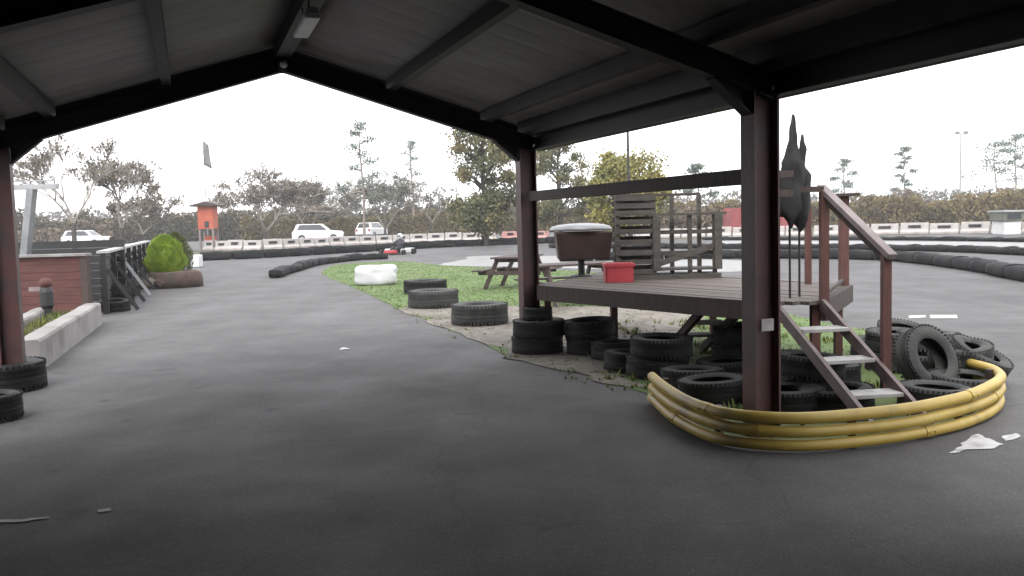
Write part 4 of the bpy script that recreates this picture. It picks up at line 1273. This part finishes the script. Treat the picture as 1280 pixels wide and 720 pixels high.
def bare_tree(px, ptop, d, label, depth=5, spread=.55, leaves=0, leafm=None, trunkf=.25, wide=1.0):
    b = tree_at(px, d); H = D(px, ptop, d).z
    e = empty('bare_tree', b, 0, label, 'tree')
    mb = MB(); mb.tube([(0, 0, -.1), (rnd(-.1, .1), 0, H * trunkf)], [H * .022, H * .016], 7); mb.build('trunk', M['bark'], e)
    mb = MB(); top = mb
    for k in range(3):
        a = k * 2.1 + rnd(0, 1)
        bare(mb, Vector((0, 0, H * trunkf * .96)), Vector((math.cos(a) * .35 * wide, math.sin(a) * .35 * wide, 1)), H * .30, H * .011, depth, spread)
    zmax = max(v.z for v in mb.v); f = H / zmax
    for v in mb.v: v.z = H * trunkf * .96 + (v.z - H * trunkf * .96) * (H - H * trunkf) / max(.1, zmax - H * trunkf); v.x *= wide; v.y *= wide
    if leaves:
        src = mb.v[:]
        lm = MB()
        for i in range(leaves):
            leafquad(lm, random.choice(src) + Vector((rnd(-.2, .2), rnd(-.2, .2), rnd(-.2, .2))), rnd(.08, .16))
        lm.build('leaves', leafm, e, fix=False)
    mb.build('crown', M['twig'], e, fix=False)
    return e


def leafy_tree(px, ptop, wpx, d, leafm, label, nblob=26, n=9000, leaf=.17, base=.25, name='leafy_tree', squash=.8):
    b = tree_at(px, d); H = D(px, ptop, d).z; W = wpx * d / FPX / 2
    e = empty(name, b, 0, label, 'tree')
    lo = H * base
    blobs = []
    limbs = MB()
    limbs.tube([(0, 0, -.1), (W * .04, 0, H * .3), (-W * .03, 0, H * .55), (0, 0, H * .85)], [H * .030, H * .022, H * .013, H * .004], 8)
    for i in range(nblob):
        t = rnd(0, 1); a = rnd(0, 6.283)
        env = math.sin(math.pi * (0.12 + .80 * t)) ** .7
        rr = W * env * math.sqrt(rnd(.12, .95)) * .86
        c = Vector((math.cos(a) * rr, math.sin(a) * rr, lo + (H - lo) * (.08 + .86 * t)))
        br = W * rnd(.12, .27)
        if c.z + br * squash > H: c.z = H - br * squash
        blobs.append((c, br))
        z0 = max(H * .22, c.z - rr * rnd(.5, .9))
        limbs.tube([(0, 0, min(z0, H * .8)), (c.x * .5, c.y * .5, (min(z0, H * .8) + c.z) / 2 + .1), tuple(c)], [H * .010, H * .006, H * .003], 5, cap=False)
    limbs.build('trunk', M['bark'], e, fix=False)
    mb = MB()
    for i in range(n):
        c, br = random.choice(blobs)
        v = Vector((random.gauss(0, 1), random.gauss(0, 1), random.gauss(0, 1))) * br * .62
        v.z *= squash
        leafquad(mb, c + v, leaf * rnd(.5, 1.2))
    mb.build('crown', leafm, e, fix=False)
    return e


def pine_tree(px, ptop, wpx, d, label, clumps=12, low=.55, n=170, leafm='leaf_pine'):
    b = tree_at(px, d); H = D(px, ptop, d).z; W = wpx * d / FPX / 2
    e = empty('pine_tree', b, 0, label, 'tree')
    tr = MB(); tr.tube([(0, 0, -.1), (W * .05, 0, H * .4), (-W * .04, 0, H * .75), (0, 0, H * .97)], [H * .013, H * .010, H * .007, H * .003], 7)
    mb = MB()
    for i in range(clumps):
        t = low + (1 - low) * (i + .5) / clumps; a = i * 2.4 + rnd(-.4, .4)
        rr = W * (1.05 - .75 * (t - low) / (1 - low)) * rnd(.35, 1.0)
        c = Vector((math.cos(a) * rr, math.sin(a) * rr, H * t))
        tr.tube([(0, 0, H * (t - .03)), tuple(c)], [H * .007, H * .003], 4, cap=False)
        br = W * rnd(.26, .48)
        for k in range(n):
            v = Vector((random.gauss(0, .5), random.gauss(0, .5), random.gauss(0, .22))) * br
            leafquad(mb, c + v, rnd(.06, .15))
    for k in range(n):
        leafquad(mb, Vector((random.gauss(0, .16) * W, random.gauss(0, .16) * W, H * rnd(.93, 1.0))), rnd(.06, .14))
    tr.build('trunk', M['pinebark'], e, fix=False); mb.build('crown', M[leafm], e, fix=False)


bare_tree(92, 158, 60, 'tallest bare tree at the far left, above the grey metal frame', leaves=700, leafm=M['leaf_brown'])
bare_tree(152, 196, 66, 'shorter bare tree between the tall bare one and the hut', leaves=1500, leafm=M['leaf_brown'], wide=1.0)
bare_tree(178, 236, 72, 'low spreading brown tree just before the hut', depth=4, leaves=1500, leafm=M['leaf_brown'], wide=1.7)
bare_tree(332, 206, 88, 'broad rounded bare tree right behind the white estate car', leaves=6500, leafm=M['leaf_brown'], spread=.7, wide=1.6, trunkf=.14)
bare_tree(385, 222, 96, 'grey bare tree joined to the broad rounded one, above the car bonnet', leaves=3500, leafm=M['leaf_grey'], spread=.65, wide=1.5, trunkf=.14)
pine_tree(455, 154, 62, 84, 'tall thin pale pine rising above the grey trees', 11, .35)
bare_tree(482, 214, 88, 'wide grey thicket tree at the foot of the thin pale pine', leaves=4000, leafm=M['leaf_grey'], spread=.7, wide=1.6, trunkf=.15)
pine_tree(517, 176, 44, 105, 'faint slender pine left of the big green tree', 12, .35, 120)
bare_tree(540, 226, 92, 'low pale tree tucked beside the big green tree', depth=4, leaves=500, leafm=M['leaf_grey'], wide=1.3)
leafy_tree(606, 140, 104, 56, M['leaf_oak'], 'big olive green tree behind the far island post', 60, 17000, .12, .03)
leafy_tree(700, 170, 96, 64, M['leaf_oak'], 'green tree between the far post and the yellow tree', 34, 8000, .12, .06)
leafy_tree(787, 181, 112, 50, M['leaf_yellow'], 'yellow leaved autumn tree behind the slatted stand', 56, 17000, .11, .04)
pine_tree(874, 206, 44, 70, 'small dark pine between the yellow tree and the near post', 8, .55, 160)
leafy_tree(848, 262, 110, 68, M['leaf_brown'], 'low brown bushy tree under the small dark pine', 16, 4200, .17, .02)
pine_tree(1055, 199, 40, 98, 'pine above the capped platform post', 9, .42)
pine_tree(1130, 184, 34, 104, 'narrow pine standing alone before the floodlight mast', 11, .35)
pine_tree(1243, 178, 78, 100, 'wide open crowned pine beyond the floodlight mast', 11, .50)
pine_tree(1268, 168, 46, 112, 'taller pine at the picture edge behind the wide open one', 9, .60)
bare_tree(1130, 236, 90, 'dark rounded bush tree on the hedge line below the narrow pine', depth=4, leaves=1300, leafm=M['leaf_brown'], wide=1.2, trunkf=.1)


def wood(name, pts, depth, hfun, m_, n, leaf):
    """far-off belt of undergrowth: leaf clumps through its volume"""
    P = spline([(p.x, p.y) for p in pts], 10)
    L = [0]
    for a, b in zip(P, P[1:]): L.append(L[-1] + (b - a).length)
    mb = MB()

    def at(s):
        for i in range(len(P) - 1):
            if s <= L[i + 1]: return P[i].lerp(P[i + 1], (s - L[i]) / max(1e-6, L[i + 1] - L[i]))
        return P[-1]
    for i in range(n):
        s = rnd(0, L[-1]); c = at(s); h = hfun(s, c)
        z = h * (random.random() ** .75) * (1 + .35 * noise.noise((c.x * .8, s * .3, 3)))
        y = rnd(0, depth)
        bulge = 1.1 * noise.noise((c.x * .35, z * .5, 5))
        leafquad(mb, c + Vector((rnd(-.3, .3), y * .5 + bulge, z)), leaf * rnd(.5, 1.25))
    # inner thicket
    k = int(L[-1] / 1.5)
    base = len(mb.v)
    for i in range(k + 1):
        c = at(L[-1] * i / k); h = hfun(L[-1] * i / k, c)
        mb.v += [c + Vector((0, depth * .5, -.1)), c + Vector((0, depth * .5 + .5, h * .62))]
    for i in range(k): mb.f.append((base + 2 * i, base + 2 * i + 2, base + 2 * i + 3, base + 2 * i + 1))
    tag(mb.build(name, m_, fix=False), kind='stuff')


def hl(s, c): return 3.2 + 1.3 * noise.noise((s * .09, 1, 0)) + .9 * noise.noise((s * .30, 2, 0))


def hr(s, c): return 2.5 + .8 * noise.noise((s * .10, 7, 0)) + .7 * noise.noise((s * .4, 8, 0))


W0 = [Vector((x, y, 0)) for x, y in ((-95, 92), (-60, 98), (-34, 108), (-12, 112), (14, 104))]
wood('undergrowth', W0, 5, hl, M['hedge'], 60000, .19)
W1 = [Vector((x, y, 0)) for x, y in ((8, 96), (24, 88), (40, 82), (56, 78), (80, 76))]
wood('undergrowth', W1, 5, hr, M['hedge_r'], 52000, .17)
W2 = [Vector((x, y, 0)) for x, y in ((-260, 210), (-120, 235), (0, 245), (140, 225), (280, 200))]
wood('undergrowth', W2, 12, lambda s, c: 6 + 2.0 * noise.noise((s * .03, 3, 0)) + 1.5 * noise.noise((s * .11, 4, 0)), M['hedge'], 26000, .6)

W3 = [Vector((x, y, 0)) for x, y in ((-30, 101), (-16, 103), (2, 101), (12, 96))]
wood('undergrowth', W3, 3, lambda s, c: 2.3 + 1.2 * noise.noise((s * .16, 13, 0)) + .8 * noise.noise((s * .5, 14, 0)), M['hedge_r'], 15000, .17)
W4 = [Vector((x, y, 0)) for x, y in ((-80, 86), (-62, 92), (-44, 99))]
wood('undergrowth', W4, 3, lambda s, c: 2.2 + 1.1 * noise.noise((s * .18, 23, 0)) + .8 * noise.noise((s * .5, 24, 0)), M['leaf_brown'], 11000, .17)
# ------------------------------------------------------------------ autumn haze
mb = MB(); mb.box((0, 0, 8), (1410, 1410, 18.2))
hz = mb.build('haze', M['asphalt']); hz.data.materials.clear()
hm_ = bpy.data.materials.new('haze_air'); hm_.use_nodes = True; hn = hm_.node_tree
hn.nodes.remove(hn.nodes['Principled BSDF'])
pv = hn.nodes.new('ShaderNodeVolumePrincipled'); pv.inputs['Color'].default_value = (.93, .94, .96, 1); pv.inputs['Density'].default_value = HAZE; pv.inputs['Anisotropy'].default_value = 0.2
hn.links.new(pv.outputs[0], hn.nodes['Material Output'].inputs['Volume'])
hz.data.materials.append(hm_); tag(hz, kind='stuff')
# ------------------------------------------------------------------ light
world = bpy.data.worlds.new('World'); scene.world = world; world.use_nodes = True
nt = world.node_tree; N = nt.nodes; L = nt.links
bg = N['Background']
sky = N.new('ShaderNodeTexSky'); sky.sky_type = 'NISHITA'; sky.sun_disc = False
SE, SR = R(52), R(200)
sky.sun_elevation = SE; sky.sun_rotation = SR
sky.air_density = 1.0; sky.dust_density = 4.0; sky.ozone_density = 1.0
hs = N.new('ShaderNodeHueSaturation'); hs.inputs['Saturation'].default_value = .12
L.new(sky.outputs[0], hs.inputs['Color']); ov = N.new('ShaderNodeMixRGB'); ov.inputs['Fac'].default_value = .8; ov.inputs['Color2'].default_value = (5.0, 5.05, 5.2, 1)
L.new(hs.outputs[0], ov.inputs['Color1']); L.new(ov.outputs[0], bg.inputs['Color'])
bg.inputs['Strength'].default_value = 0.15
sd = bpy.data.lights.new('sun', 'SUN'); sd.energy = 0.6; sd.angle = R(40); sd.color = (1, .97, .93)
so = bpy.data.objects.new('sun', sd); col.objects.link(so)
# sky sun_rotation is measured clockwise from +Y
dirs = Vector((math.sin(SR) * math.cos(SE), math.cos(SR) * math.cos(SE), math.sin(SE)))
so.rotation_euler = (-dirs).to_track_quat('-Z', 'Y').to_euler()
so.location = (0, 0, 40)
vs_ = scene.view_settings
vs_.view_transform = 'Standard'; vs_.look = 'None'; vs_.gamma = 1; vs_.use_curve_mapping = False
vs_.exposure = 2.0
scene.cycles.max_bounces = 8; scene.cycles.diffuse_bounces = 5
